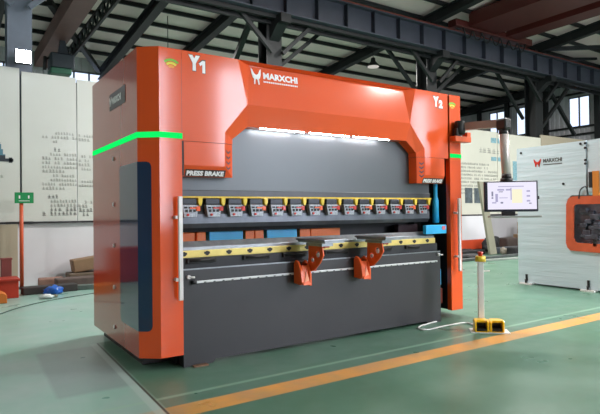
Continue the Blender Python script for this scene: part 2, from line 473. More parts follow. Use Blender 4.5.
# brown crane girder at the upper left with hoist
t = thing('crane_girder', (1.2, 12, 6.6), 'brown crane girder with lattice side running back at the upper left', 'crane')
bm = B(); bx(bm, .75, 1.25, 7.9, 15.9, 6.62, 7.1); obj('bridge_girder', bm, CRANEB, t)
bm = B(); bx(bm, 1.65, 1.72, 7.9, 15.9, 6.62, 6.7); bx(bm, 1.65, 1.72, 7.9, 15.9, 7.02, 7.1)
for k in range(14):
    y = 8+k*.55; bar(bm, (1.68, y, 6.66), (1.68, y+.27, 7.06), .05); bar(bm, (1.68, y+.27, 7.06), (1.68, y+.55, 6.66), .05)
obj('lattice', bm, SGREEN, t)
t = thing('electric_hoist', (1.0, 12.4, 5.5), 'dark electric hoist with a green base hanging beside the bright floodlight', 'hoist')
bm = B(); bx(bm, .72, 1.4, 12.2, 12.8, 5.75, 6.2, bev=.05); prism(bm, [(.95, 6.2), (1.25, 6.2), (1.15, 6.62), (1.02, 6.62)], 'y', 12.4, 12.6); obj('hoist_body', bm, mat('hoist_dark', (44, 54, 60), .5, .2, 0, .1, 4), t)
bm = B(); bx(bm, .72, 1.3, 12.2, 12.8, 5.58, 5.75, bev=.03); obj('drum_cover', bm, mat('hoist_green', (36, 92, 70), .5, 0, 0, .1, 4), t)
bm = B(); tube(bm, [(.62, 12.5, 6.1), (.6, 12.5, 5.7)], .05, 8); tube(bm, [(.6, 12.5, 6.0), (.75, 12.5, 6.1)], .03, 8); obj('control_arm', bm, BLACK, t)

# floodlight on left column
t = thing('floodlight', (-.55, 7.1, 4.4), 'bright white floodlight mounted on the leftmost column', 'lamp')
bm = B(); bx(bm, -.70, -.40, 7.08, 7.18, 4.42, 4.70, bev=.01); obj('housing', bm, BLACK, t)
bm = B(); bx(bm, -.68, -.42, 7.065, 7.078, 4.44, 4.68); obj('lens', bm, emis('flood', (235, 245, 255), 60), t)
bm = B(); bar(bm, (-.6, 7.18, 4.55), (-.6, 7.36, 4.55), .04); obj('bracket', bm, BLACK, t)

# one seen high-bay lamp; the unseen others are added to light the hall
HB = [(10.6, 9.3, 6.35, 'small dark high-bay lamp hanging over the middle of the hood'), (6.5, -10, 6.6, ''), (9, -5.5, 7, ''), (16, -5, 7, ''), (9, 2.5, 7, ''), (17, 2, 7, ''), (-7, 2.5, 7, ''), (4.6, 3.6, 6.6, ''), (-9, 11, 6.2, ''), (4, 11.5, 6.2, '')]
for i, (x, y, z, l) in enumerate(HB):
    t = thing('high_bay_lamp', (x, y, z), l or 'unseen round high-bay lamp added under the roof to light the hall', 'lamp', 'high-bay lamps')
    bm = B(); tube(bm, [(x, y, z+.12), (x, y, z+.2), (x, y, z+.3), (x, y, z+.42)], [.24, .17, .09, .07], 20); obj('shade', bm, SGREEN, t)
    bm = B(); tube(bm, [(x, y, z+.42), (x, y, zr(y)-.02)], .012, 6); obj('cord', bm, BLACK, t)
    bm = B(); tube(bm, [(x, y, z+.1), (x, y, z+.118)], .2, 20); obj('lamp_disc', bm, emis('lamp', (255, 250, 240), .5), t)
    ld = bpy.data.lights.new('hall_fill_light', 'AREA'); ld.shape = 'DISK'; ld.size = .9; ld.energy = {6.5: 420, 9: 850, 16: 850}[x] if y < 0 else (480 if x > 0 else 200); ld.color = (1, .97, .93)  # fill light, also under the seen lamp, which is dark
    lo = bpy.data.objects.new('hall_fill_light', ld); C.objects.link(lo); lo.location = (0, 0, .08); lo.parent = t
    
# ------------------------------------------------------------------ wall boards
BOARD = mat('cream_board', (208, 211, 206), .55, 0, .1, .03, .8)
INK = mat('grey_ink', (150, 152, 148), .7, 0, 0, .2, 30)
INKD = mat('dark_ink', (86, 88, 88), .7)
def scribble(parent, x0, x1, z0, h, n, y, m=INK, dens=.8, name='printed_text'):
    bm = B()
    x = x0
    while x < x1:
        w = h*random.uniform(.55, .95)
        if random.random() < dens:
            bx(bm, x, x+w, y-.004, y, z0, z0+h*.14)
            bx(bm, x, x+w*.9, y-.004, y, z0+h*.45, z0+h*.57)
            bx(bm, x+w*.4, x+w*.5, y-.004, y, z0, z0+h)
            if random.random() < .5: bx(bm, x, x+w*.7, y-.004, y, z0+h*.87, z0+h)
        x += h*1.05
    return obj(name, bm, m, parent)
def board(x0, x1, z0, z1, lab, m=BOARD, y=7.24):
    t = thing('wall_board', ((x0+x1)/2, y, z0), lab, 'board', None)
    bm = B(); bx(bm, x0+.006, x1-.006, y, y+.06, z0, z1, bev=.004); obj('panel', bm, m, t)
    return t
b1 = board(-3.2, -.6, 1.29, 4.36, 'cream wall board at the left edge with a small picture of a dark blue machine')
b2 = board(-.575, .46, 1.29, 4.3, 'tall cream wall board with paragraphs of grey writing, left of the press brake')
b3 = board(.47, 3.4, 1.29, 4.27, 'cream wall board half hidden behind the side of the press brake')
# paragraphs
z = 3.17
rows = [(.05,.46,.05), (-.2,.46,.055), (0,.1,.05), None, (-.05,.15,.07), (-.05,.46,.05), (-.2,.46,.055), (-.2,.46,.055), (-.2,.46,.05), (-.2,.3,.06), (-.05,.4,.05), (-.05,.46,.05), (-.2,.46,.05), (-.2,.2,.06), None, (-.1,.1,.07), (-.05,.46,.055), (-.05,.46,.06), (-.05,.46,.07), (-.2,.46,.07)]
for r in rows:
    z -= .088
    if r:
        scribble(b2, r[0], r[1], z, r[2], 1, 7.238, INKD if r[2] == .07 else INK, .85)
        if r[1] > .45: scribble(b3, .5, .8, z-.02, r[2], 1, 7.238, INKD if r[2] == .07 else INK, .8)
# picture of a machine on board 1
bm = B(); bx(bm, -1.1, -.86, 7.232, 7.238, 2.55, 2.62); bx(bm, -1.05, -.9, 7.232, 7.238, 2.62, 2.72); bx(bm, -1.1, -.93, 7.232, 7.238, 2.72, 2.82); obj('printed_picture', bm, mat('picture_blue', (84, 128, 146), .6), b1)
bm = B(); bx(bm, -1.1, -.72, 7.230, 7.238, 2.48, 2.54); bx(bm, -.98, -.86, 7.230, 7.238, 2.54, 2.6); bx(bm, -.8, -.74, 7.230, 7.238, 2.46, 2.56); bx(bm, -1.0, -.95, 7.230, 7.238, 2.82, 2.86); obj('printed_picture', bm, mat('picture_dark', (48, 56, 66), .6), b1)
scribble(b1, -1.1, -.92, 2.16, .05, 1, 7.238); scribble(b1, -1.1, -.95, 2.08, .05, 1, 7.238)
# low wall, black skirting stripe
bm = B(); bx(bm, -3.2, 3.4, 7.26, 7.34, 0, 1.24); struct('wall_low', bm, LOWW)
bm = B(); bx(bm, -3.2, 3.4, 7.2, 7.3, 1.245, 1.285); struct('trim_1', bm, mat('black_cable_tray', (40, 40, 44), .6, 0, 0, .3, 8))
bm = B(); bx(bm, -.98, -.66, 7.16, 7.258, 0, 1.24); struct('trim_2', bm, mat('beige_pilaster', (176, 166, 146), .7, 0, 0, .06, 2))
# right boards
BOARD2 = mat('grey_cream_board', (196, 196, 184), .6, 0, .05, .04, .8)
b4 = board(12.0, 14.6, 1.27, 4.2, 'grey-cream board with small writing behind the control arm', BOARD2)
b5 = board(14.61, 17.3, 1.27, 4.17, 'grey-cream board with a blue caption, left of the white machine', BOARD2)
b6 = board(17.31, 22.6, 1.27, 4.3, 'brownish board showing over the top of the white machine', mat('brown_cream_board', (158, 150, 132), .6, 0, .05, .04, .8))
z = 3.1
for k in range(9):
    z -= .125
    scribble(b4, 12.5, 14.2 + (.35 if k in (2,3,4) else -.1), z, .065, 1, 7.238, INKD, .9)
bm = B(); bx(bm, 12.82, 13.2, 7.232, 7.238, 1.66, 2.18); bx(bm, 13.3, 13.7, 7.232, 7.238, 1.66, 2.18)
obj('printed_picture', bm, mat('picture_grey', (76, 86, 92), .6, 0, 0, .5, 6), b4)
for k in range(4):
    scribble(b4, 13.62+k*.26, 13.8+k*.26, 3.43-.005*k, .17, 1, 7.238, INK, 1.)
bm = B(); bx(bm, 14.25, 14.55, 7.232, 7.238, 3.8, 3.98); bx(bm, 14.25, 14.55, 7.232, 7.238, 3.16, 3.3); obj('printed_label', bm, mat('caption_blue', (120, 160, 172), .6, 0, 0, .3, 20), b4)
bm = B(); bx(bm, 14.62, 15.2, 7.232, 7.238, 3.8, 3.98); bx(bm, 14.62, 15.1, 7.232, 7.238, 3.16, 3.3); bx(bm, 15.5, 15.9, 7.232, 7.238, 1.4, 3.2); obj('printed_label', bm, MATS['caption_blue'], b5)
t = thing('low_screen', (13, 7.1, .1), 'white low screen with an orange lower edge under the board with small writing', 'screen')
bm = B(); bx(bm, 11.4, 13.75, 7.05, 7.12, .42, 1.22, bev=.01); obj('panel', bm, mat('white_screen', (214, 214, 220), .5, 0, .1, .03, 1), t)
bm = B(); bx(bm, 11.4, 14.1, 7.03, 7.14, .1, .42, bev=.01); obj('lower_edge', bm, mat('orange_kick', (196, 70, 36), .5, 0, .1, .08, 3), t)
bm = B(); bx(bm, 11.5, 11.6, 6.9, 7.25, 0, .1); bx(bm, 13.5, 13.6, 6.9, 7.25, 0, .1); obj('foot', bm, DSTEEL, t)
bm = B(); bx(bm, 11.0, 22.6, 7.26, 7.34, 0, 1.24); struct('wall_dado', bm, mat('shaded_dado', (150, 150, 154), .75, 0, 0, .08, 1.2))  # low wall greyed in its colour for the shade it lies in
bm = B(); bx(bm, 11.0, 22.6, 7.2, 7.3, 1.225, 1.265); struct('trim_3', bm, MATS['black_cable_tray'])

# ------------------------------------------------------------------ THE PRESS BRAKE
PBK = thing('press_brake', (1.79, .9, 0), 'large orange and dark grey press brake with a glowing green stripe', 'machine')
W2 = 3.585   # mirror: x -> W2 - x
def mx_(x): return W2 - x

# bed
bm = B()
prism(bm, [(-0.02, 0), (.27, 0), (.30, .035), (3.16, .035), (3.19, .0), (3.425, 0), (3.425, .9), (-.02, .9)], 'y', .0, .12)
bed = obj('bed', bm, DKGREY, PBK)
bm = B(); bx(bm, -.02, 3.425, -.002, .012, .893, .904); obj('bed_edge', bm, STEEL, bed, 'bright machined top edge of the bed')
bm = B(); bx(bm, 0.0, 3.425, .05, .16, .901, 1.0); obj('die_rail', bm, FRAME, PBK)
bm = B(); bx(bm, 0.0, 3.425, .10, .24, 1.0, 1.10, bev=.004); obj('die_block', bm, STEEL, PBK)
bm = B(); prism(bm, [(.11, 1.10), (.15, 1.15), (.165, 1.135), (.18, 1.15), (.22, 1.10)], 'x', .0, 3.42); obj('lower_die', bm, STEEL, PBK)
# yellow clamping plate with holes
yp = None
bm = B(); bx(bm, 0.0, 3.42, .075, .099, 1.0, 1.068, bev=.004); yp = obj('clamp_plate', bm, YPLATE, PBK, 'pale yellow clamping plate with dark bolt holes')
bm = B()
for k in range(15):
    x = .02 + k*.2325
    tube(bm, [(x, .070, 1.036), (x, .0745, 1.036)], .022, 14)
    bx(bm, x-.03, x+.03, .0735, .0752, 1.03, 1.05)
obj('bolt_holes', bm, BLACK, yp)['kind'] = 'stuff'
for a, b in ((.03, .33), (.62, .93), (1.08, 1.38), (1.62, 1.95), (2.35, 2.62), (2.85, 3.1)):
    bm = B(); bx(bm, a, b, .02, .073, .950, .998, bev=.006); tube(bm, [(a+.02, .03, .975), (b-.02, .03, .975)], .018, 8); obj('black_clamp_bar', bm, BLACK, PBK)
# scale rail
bm = B(); bx(bm, .1, 3.36, -.014, 0, .766, .788, bev=.003); sc = obj('scale_rail', bm, mat('scale_white', (214, 216, 218), .4, .3, 0, .04, 20), PBK, 'light linear guide with tick marks')
bm = B()
k = 0
x = .18
while x < 3.32: bx(bm, x, x+.022, -.0165, -.0138, .768, .776); x += .095
obj('tick_marks', bm, DSTEEL, sc)['kind'] = 'stuff'
bm = B(); tube(bm, [(.055, -.02, .779), (.1, -.02, .779)], .02, 12); obj('end_stop', bm, BLACK, sc)
for x, z in ((.03, .83), (3.38, .86)):
    bm = B(); tube(bm, [(x, .0, z), (x, -.03, z)], .018, 12); tube(bm, [(x, -.03, z), (x+.05, -.035, z-.004)], .009, 8); obj('bolt', bm, CHROME, PBK)
# ram
bm = B(); bx(bm, .0, 3.43, .18, .32, 1.645, 2.9); ram = obj('ram', bm, RAMM, PBK, 'glossy dark steel ram plate under the lights')
bm = B(); bx(bm, .0, 3.43, .16, .34, 1.58, 1.645, bev=.006); obj('ram_holder', bm, DSTEEL, PBK)
bm = B(); bx(bm, .0, 3.43, .14, .16, 1.567, 1.583); obj('yellow_rail', bm, YELL, PBK)
bm = B(); prism(bm, [(.15, 1.41), (.23, 1.41), (.23, 1.31), (.2, 1.275), (.185, 1.275), (.15, 1.32)], 'x', .02, 3.4); obj('punch', bm, mat('blade_steel', (96, 100, 108), .35, .7, 0, .15, 10), PBK, 'grey steel punch blade')
bm = B(); bx(bm, .02, 3.4, .16, .26, 1.41, 1.58); obj('tool_holder', bm, BLACK, PBK)
# tool clamps
CLB = mat('clamp_grey', (150, 155, 162), .4, .3, 0, .35, 60)
for k in range(14):
    x = .015 + k*.2415
    bm = B(); bx(bm, x, x+.15, .105, .159, 1.505, 1.56, bev=.006); c = obj('tool_clamp', bm, mat('clamp_black', (44, 47, 54), .35, .4, 0, .1, 20), PBK)
    bm = B(); prism(bm, [(x, 1.5), (x+.165, 1.5), (x+.15, 1.382), (x+.02, 1.382)], 'y', .10, .158, bev=.004); obj('clamp_jaw', bm, CLB, c)
    bm = B()
    for i in range(3):
        bx(bm, x+.03+i*.04, x+.055+i*.04, .094, .101, 1.43, 1.455); bx(bm, x+.02+i*.045, x+.05+i*.045, .094, .101, 1.465, 1.482)
    obj('knurl', bm, BLACK, c)
    bm = B(); tube(bm, [(x+.055, .085, 1.405), (x+.055, .1, 1.405)], .012, 10); obj('red_button', bm, RED, c)
    bm = B(); bx(bm, x+.075, x+.15, .09, .099, 1.462, 1.475); bx(bm, x+.14, x+.18, .09, .12, 1.44, 1.485, bev=.004); obj('red_lever', bm, RED if k % 3 else ORANGE_BR, c)
    bm = B(); prism(bm, [(x+.155, 1.567), (x+.205, 1.567), (x+.2, 1.52), (x+.19, 1.49), (x+.168, 1.49), (x+.158, 1.52)], 'y', .085, .15, bev=.006); obj('latch', bm, YELL, c)

# ---- hood
def hood():
    bm = B(); v = bm.verts.new; F = bm.faces.new
    zt = 2.932; d = .047; zm = 2.495
    L = {}
    def side(s):
        f = (lambda x: x) if s == 0 else mx_
        P = {}
        P['t0'] = v((f(-.018), 0, zt)); P['s0'] = v((f(-.018), 0, 2.092))
        P['t1'] = v((f(.567), 0, zt)); P['k'] = v((f(.667), 0, zm)); P['c'] = v((f(.417), 0, 2.2)); P['s1'] = v((f(.417), 0, 2.092))
        P['mt'] = v((f(.722), .06, zt-.025)); 
        # bevel ring (depth d)
        P['kb'] = v((f(.69), d, 2.282)); P['cb'] = v((f(.52), d, 2.145)); P['sb'] = v((f(.52), d, 2.092))
        # return to ram
        P['kr'] = v((f(.69), .2, 2.282)); P['cr'] = v((f(.52), .2, 2.145)); P['sr'] = v((f(.52), .2, 2.092))
        P['s0r'] = v((f(0), .2, 2.092))
        F([P['t0'], P['t1'], P['k'], P['c'], P['s1'], P['s0']])
        F([P['t1'], P['mt'], P['k']])
        F([P['k'], P['kb'], P['cb'], P['c']]); F([P['c'], P['cb'], P['sb'], P['s1']])
        F([P['kb'], P['kr'], P['cr'], P['cb']]); F([P['cb'], P['cr'], P['sr'], P['sb']])
        F([P['s0'], P['s1'], P['sb'], P['sr'], P['s0r']])
        return P
    A = side(0); Bq = side(1)
    F([A['t1'], A['mt'], Bq['mt'], Bq['t1']])                 # thin top strip
    F([A['mt'], Bq['mt'], Bq['k'], A['k']])                   # recessed middle panel
    F([A['k'], Bq['k'], Bq['kb'], A['kb']])                   # lower bevel
    F([A['kb'], Bq['kb'], Bq['kr'], A['kr']])                 # underside
    # top and back
    r = [v((0, 1.7, zt)), v((W2, 1.7, zt))]
    F([A['t0'], r[0], r[1], Bq['t0'], Bq['t1'], A['t1']])
    bmesh.ops.recalc_face_normals(bm, faces=bm.faces)
    return bm
hd = obj('hood', hood(), ORANGE, PBK, 'orange front hood with an arched opening')
# lower blocks
def block(s):
    f = (lambda x: x) if s == 0 else mx_
    bm = B(); v = lambda x, y, z: bm.verts.new((f(x), y, z)); F = bm.faces.new
    zt = 2.088
    q0 = .0 if s == 0 else .055
    a = [v(q0, 0, zt), v(.412, 0, zt), v(.412, 0, 1.867), v(q0, 0, 1.867)]
    b = [v(q0, .047, 1.765), v(.515, .047, 1.765), v(.515, .047, zt)]
    c = [v(q0, .199, 1.765), v(.515, .199, 1.765), v(.515, .199, zt), v(q0, .199, zt)]
    F(a); F([a[3], a[2], b[1], b[0]]); F([a[1], b[2], b[1], a[2]])
    F([b[0], b[1], c[1], c[0]]); F([b[1], b[2], c[2], c[1]]); F([a[0], a[1], b[2], c[2], c[3]]); F([a[0], a[3], b[0], c[0], c[3]]); F(c)
    bmesh.ops.recalc_face_normals(bm, faces=bm.faces)
    o = obj('hood_block', bm, ORANGE, PBK)
    # name plate lying on the lower bevel: direction down the bevel
    dn = Vector((0, .047, -.102)).normalized(); n = Vector((0, -.102, -.047)).normalized()
    p0 = Vector((f(.02 if s == 0 else .43), 0, 1.867)) + dn*.038 + n*.001
    ux = Vector((1, 0, 0)); wd = .41 if s == 0 else .37
    bm = B()
    q = [p0, p0+ux*wd, p0+ux*wd+dn*.07, p0+dn*.07]
    A = [bm.verts.new(p+n*.003) for p in q]; Bb = [bm.verts.new(p) for p in q]
    bm.faces.new(A); bm.faces.new(Bb[::-1])
    for i in range(4): bm.faces.new([A[i], Bb[i], Bb[(i+1)%4], A[(i+1)%4]])
    bmesh.ops.recalc_face_normals(bm, faces=bm.faces)
    pl = obj('name_plate', bm, mat('plate_black', (48, 34, 32), .4), o)
    put_text('lettering', 'PRESS BRAKE', WHITELET, pl, p0+ux*.012+dn*.062+n*.005, (1,0,0), -dn, w=wd-.03, h=.05, extr=.001, bold=.004)
    # arrow marks on the slanted edge
    bm = B()
    e = Vector((f(.515)-f(.412), .047, 0)); e.normalize(); nn = Vector((-e.y, e.x, 0))
    if nn.y > 0: nn = -nn
    base = Vector((f(.412), 0, 0)) + nn*.002
    for k in range(4):
        z0 = 2.03-k*.052
        P = [(.02, z0), (.05, z0-.02), (.08, z0), (.08, z0-.018), (.05, z0-.040), (.02, z0-.018)]
        A = [bm.verts.new(base+e*p[0]+Vector((0,0,p[1]))+nn*.002) for p in P]
        bm.faces.new(A)
    obj('arrow_marks', bm, mat('mark_dark', (92, 60, 66), .5), o)
    return o
block(0); block(1)
# seam shadow filler behind the seam
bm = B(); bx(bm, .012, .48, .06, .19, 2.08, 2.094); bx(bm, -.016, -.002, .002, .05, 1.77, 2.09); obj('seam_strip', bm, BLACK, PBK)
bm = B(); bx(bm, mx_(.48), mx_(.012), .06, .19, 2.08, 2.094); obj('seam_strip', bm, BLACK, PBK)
# LED strips in the underside
for a, b in ((.84, 1.38), (1.45, 2.0), (2.06, 2.62)):
    bm = B(); bx(bm, a, b, .05, .06, 2.272, 2.281); obj('light_strip', bm, LED, PBK, 'glowing white work light strip')

# ---- side covers
def cover(s):
    f = (lambda x: x) if s == 0 else (lambda x: 3.615-x)
    rd = .28 if s == 0 else .07
    zb, zt = .118, 2.932
    bm = B()
    pts = [(f(-.002), 0), (f(-.232), 0), (f(-.392), .13), (f(-.392), 1.86), (f(-.30), 1.9), (f(-.30), 1.86), (f(-.002), .30)]
    pts = [(f(-.02), .0), (f(-.232), 0), (f(-.392), .13), (f(-.392), 1.88), (f(-.05), 1.88), (f(-.05), rd), (f(-.02), rd)]
    v = [bm.verts.new((p[0], p[1], zb)) for p in pts]; w = [bm.verts.new((p[0], p[1], zt)) for p in pts]
    n = len(pts); faces = []
    for i in range(n):
        fc = bm.faces.new([v[i], v[(i+1)%n], w[(i+1)%n], w[i]]); faces.append(fc)
    bm.faces.new(v); bm.faces.new(w)
    bmesh.ops.recalc_face_normals(bm, faces=bm.faces)
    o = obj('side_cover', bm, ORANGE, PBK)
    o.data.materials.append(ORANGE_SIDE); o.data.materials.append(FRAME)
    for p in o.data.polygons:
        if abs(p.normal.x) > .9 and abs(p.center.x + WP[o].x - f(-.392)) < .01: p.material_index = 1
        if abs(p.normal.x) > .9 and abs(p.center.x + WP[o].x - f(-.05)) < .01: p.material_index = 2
    # light stripe
    z0, z1 = 2.108, 2.160; e = .006
    bm = B()
    pp = [(f(-.016), -e), (f(-.234), -e), (f(-.392-e), .128), (f(-.392-e), 1.87)]
    for a, b in zip(pp, pp[1:]):
        q = [bm.verts.new(p) for p in ((a[0], a[1], z0), (b[0], b[1], z0), (b[0], b[1], z1), (a[0], a[1], z1))]
        bm.faces.new(q)
    qi = [(f(-.016), .001), (f(-.232), .001), (f(-.384), .131), (f(-.384), 1.87)]
    for a, b, c, d in zip(pp, pp[1:], qi, qi[1:]):
        for z in (z0, z1): bm.faces.new([bm.verts.new(p) for p in ((a[0], a[1], z), (b[0], b[1], z), (d[0], d[1], z), (c[0], c[1], z))])
    bmesh.ops.remove_doubles(bm, verts=bm.verts, dist=1e-5)
    obj('green_light_stripe', bm, GREENL, o, 'glowing green stripe')
    return o
lc = cover(0); rc = cover(1)
def shell_window(parent):
    # window wraps from the side panel round the chamfer
    e = .004
    path = [(-.392-e, .72), (-.392-e, .128), (-.322, .05+.0)]
    zb, zt = .36, 1.89; r = .045
    bm = B()
    # param along path
    P = [Vector((p[0], p[1], 0)) for p in path]
    P[2] = Vector((-.392-e, .128, 0)).lerp(Vector((-.232, -e, 0)), .62)
    n2 = Vector((-.13, -.153, 0)).normalized()
    P[2] += Vector((0,0,0)); L1 = (P[1]-P[0]).length; L2 = (P[2]-P[1]).length; T = L1+L2
    def at(s):
        return P[0].lerp(P[1], s/L1) if s <= L1 else P[1].lerp(P[2], (s-L1)/L2)
    S = [0, .008, .022, r, L1-.001, L1, L1+.02, T-r, T-.022, T-.008, T]
    def inset(s):
        q = min(s, T-s)
        return 0 if q >= r else r - math.sqrt(max(0, r*r-(r-q)**2))
    lo = []; hi = []
    for s in S:
        p = at(s); i = inset(s); lo.append(bm.verts.new((p.x, p.y, zb+i))); hi.append(bm.verts.new((p.x, p.y, zt-i)))
    for i in range(len(S)-1): bm.faces.new([lo[i], lo[i+1], hi[i+1], hi[i]])
    bmesh.ops.recalc_face_normals(bm, faces=bm.faces)
    if bm.faces[:][0].normal.x > 0: bmesh.ops.reverse_faces(bm, faces=bm.faces)
    bmesh.ops.solidify(bm, geom=bm.faces[:], thickness=.003)
    return obj('side_window', bm, WIN, parent, 'dark blue tinted window wrapping round the corner')
sw = shell_window(lc)
for z in (1.99, 1.52, 1.10, .67, .26):
    bm = B(); tube(bm, [(-.392, .95, z), (-.404, .95, z)], .022, 14); obj('screw', bm, CHROME, lc)
# company plate on the side panel
bm = B(); bx(bm, -.397, -.392, .5, 1.08, 2.5, 2.67); pl = obj('company_plate', bm, mat('plate_dark', (74, 70, 76), .4), lc)
put_text('lettering', 'MARXCHI', WHITELET, pl, (-.3985, .98, 2.55), (0,-1,0), (0,0,1), w=.34, h=.07, extr=.001, bold=.003)
fox('emblem', WHITELET, pl, (-.3985, 1.07, 2.54), (0,-1,0), (0,0,1), .08, .1)
# handles
def handle(x, parent):
    bm = B(); bx(bm, x-.02, x+.02, -.075, -.045, .63, 1.575, bev=.006); h = obj('handle', bm, CHROME, parent)
    for z in (.82, 1.385):
        bm = B(); tube(bm, [(x-.03, 0, z), (x-.03, -.045, z)], .016, 12); bx(bm, x-.045, x+.0, -.062, -.045, z-.014, z+.014); obj('handle_mount', bm, CHROME, h)
handle(-.065, lc); handle(3.73, rc)
# markings
fo_ = .0015
def deco(parent):
    fox('emblem', WHITELET, parent, (.735, .012, 2.72), (1,0,0), (0,0,1), .11, .17)
put = Vector((0,0,0))
# recessed panel plane goes from y .035 (top) to 0 (z 2.495)
def ry(z): return .06*(z-2.495)/(2.907-2.495)
uy = Vector((0, .06, .412)).normalized()
fox('emblem', WHITELET, hd, (.735, ry(2.715)-.003, 2.715), (1,0,0), uy, .115, .17)
put_text('lettering', 'MARXCHI', WHITELET, hd, (.875, ry(2.785)-.003, 2.785), (1,0,0), uy, w=.42, h=.07, extr=.001, bold=.004)
bm = B()
x = .875
while x < 1.29:
    w = random.uniform(.012, .02)
    za = 2.748; zb = 2.764
    bm.faces.new([bm.verts.new(p) for p in ((x, ry(za)-.003, za), (x+w, ry(za)-.003, za), (x+w, ry(zb)-.003, zb), (x, ry(zb)-.003, zb))]); x += w+.006
obj('small_caption', bm, WHITELET, hd)
for x, z, k, g in ((.05, 2.755, 1., '1'), (3.33, 2.745, .93, '2')):
    put_text('lettering', 'Y', LETSH, hd, (x-.006, -.001, z-.006), (1,0,0), (0,0,1), w=.128*k, h=.157*k, extr=.0005, bold=.022)
    put_text('lettering', 'Y', WHITELET, hd, (x, -.003, z), (1,0,0), (0,0,1), w=.114*k, h=.145*k, extr=.0005, bold=.018)
    if g == '2':
        put_text('lettering', g, LETSH, hd, (x+.106*k, -.0015, z-.018), (1,0,0), (0,0,1), h=.128*k, extr=.0005, bold=.008)
        put_text('lettering', g, WHITELET, hd, (x+.111*k, -.0035, z-.012), (1,0,0), (0,0,1), h=.116*k, extr=.0005, bold=.012)
    else:
        one = [(.0, .075), (.03, .1), (.055, .1), (.055, .0), (.03, .0), (.03, .068), (.012, .056)]
        for m_, y_, q_, dx in ((LETSH, -.0015, 1.32, -.005), (WHITELET, -.0035, 1.15, 0)):
            bm = B(); prism(bm, [(x+.104+dx+p[0]*q_, z-.012+dx+p[1]*q_) for p in one], 'y', y_, y_+.002); obj('lettering', bm, m_, hd)
# warning emblem: stacked green / yellow / orange wedge
def wedge(cx, parent):
    cols = [('green', (120, 195, 50)), ('yellow', (240, 225, 60)), ('orange', (245, 160, 40))]
    base = 2.775
    for i, (n, c) in enumerate(cols):
        ra, rb = .105-.03*i, .083-.03*i
        bm = B(); A = []; Bv = []
        for k in range(9):
            t = PI/2 + (k-4)/4*.75
            A.append(bm.verts.new((cx+math.cos(t)*ra, -.003, base+math.sin(t)*ra-.045))); Bv.append(bm.verts.new((cx+math.cos(t)*rb, -.003, base+math.sin(t)*rb-.045)))
        for k in range(8): bm.faces.new([A[k], A[k+1], Bv[k+1], Bv[k]])
        bmesh.ops.recalc_face_normals(bm, faces=bm.faces)
        obj('signal_mark', bm, mat('mark_'+n, c, .5), parent)
wedge(-.115, lc); wedge(3.69, rc)

# ---- interior: frame plates, back gauge
bm = B(); prism(bm, [(.14, 0), (1.75, 0), (1.75, 2.88), (.36, 2.88), (.36, 1.5), (.8, 1.45), (.8, 1.15), (.3, 1.0), (.14, .85)], 'x', 3.43, 3.475); obj('side_frame', bm, FRAME, PBK)
bm = B(); prism(bm, [(.14, 0), (1.75, 0), (1.75, 2.88), (.36, 2.88), (.36, 1.5), (.8, 1.45), (.8, 1.15), (.3, 1.0), (.14, .85)], 'x', -.04, .0); obj('side_frame', bm, FRAME, PBK)
bm = B(); bx(bm, 0.01, 3.42, .55, .65, .6, 1.27); bx(bm, .01, 3.42, 1.7, 1.75, .6, 2.88); obj('rear_panel', bm, FRAME, PBK)
GAUGE_O = mat('gauge_orange', (255, 128, 52), .4, 0, .1, .05, 5)
for i, (a, b, m, n) in enumerate(((.25, .44, GAUGE_O, 'orange_gauge_block'), (.46, .57, GAUGE_O, 'orange_gauge_block'), (.61, 1.04, BLUE, 'blue_gauge_block'), (1.07, 1.19, GAUGE_O, 'orange_gauge_block'), (1.2, 1.32, GAUGE_O, 'orange_gauge_block'), (1.36, 1.8, BLUE, 'blue_gauge_block'), (1.84, 2.0, GAUGE_O, 'orange_gauge_block'), (2.01, 2.48, GAUGE_O, 'orange_gauge_block'))):
    bm = B(); bx(bm, -.06+(a-.075)*.915, -.06+(b-.075)*.915, .42, .5, .965, 1.225, bev=.008); obj(n, bm, m, PBK)
bm = B(); bx(bm, 3.05, 3.40, .36, .44, 1.02, 1.24, bev=.01); obj('motor_cover', bm, mat('plum_cover', (58, 34, 42), .5, 0, 0, .1, 4), PBK)
# blue fittings at the right end
bm = B(); tube(bm, [(3.53, .16, 1.77), (3.53, .16, 1.6), (3.53, .16, 1.55), (3.53, .16, 1.26)], [.028, .028, .042, .042], 14); obj('blue_cylinder', bm, BLUE, PBK)
bm = B(); bx(bm, 3.22, 3.60, .04, .098, 1.12, 1.235, bev=.008); obj('blue_bracket', bm, BLUE, PBK)
bm = B(); bx(bm, 3.51, 3.57, .034, .0395, 1.17, 1.22); obj('warning_label', bm, mat('pink_label', (220, 120, 130), .5), PBK)
bm = B(); bx(bm, 3.48, 3.6, .14, .3, .44, .65, bev=.008); obj('blue_lower_bracket', bm, BLUE, PBK)
bm = B(); bx(bm, 3.48, 3.6, .12, .3, .2, .40, bev=.008); obj('dark_orange_bracket', bm, mat('dark_orange', (120, 44, 26), .5, 0, 0, .1, 4), PBK)
bm = B(); bx(bm, 3.48, 3.6, .5, 1.6, .2, 2.8); obj('inner_cabinet', bm, FRAME, PBK)
bm = B(); bx(bm, -.30, -.045, .32, 1.8, 0, .116); obj('cover_shade_box', bm, BLACK, PBK)  # black box added to darken the floor under the cover
bm = B(); bx(bm, .06, .2, -.06, -.005, 0, .012); tag(obj('wooden_shim', bm, mat('brown_wood', (120, 90, 70), .7, 0, 0, .2, 12)), 'thin brown wooden shim on the floor at the left foot of the press brake', 'wood')

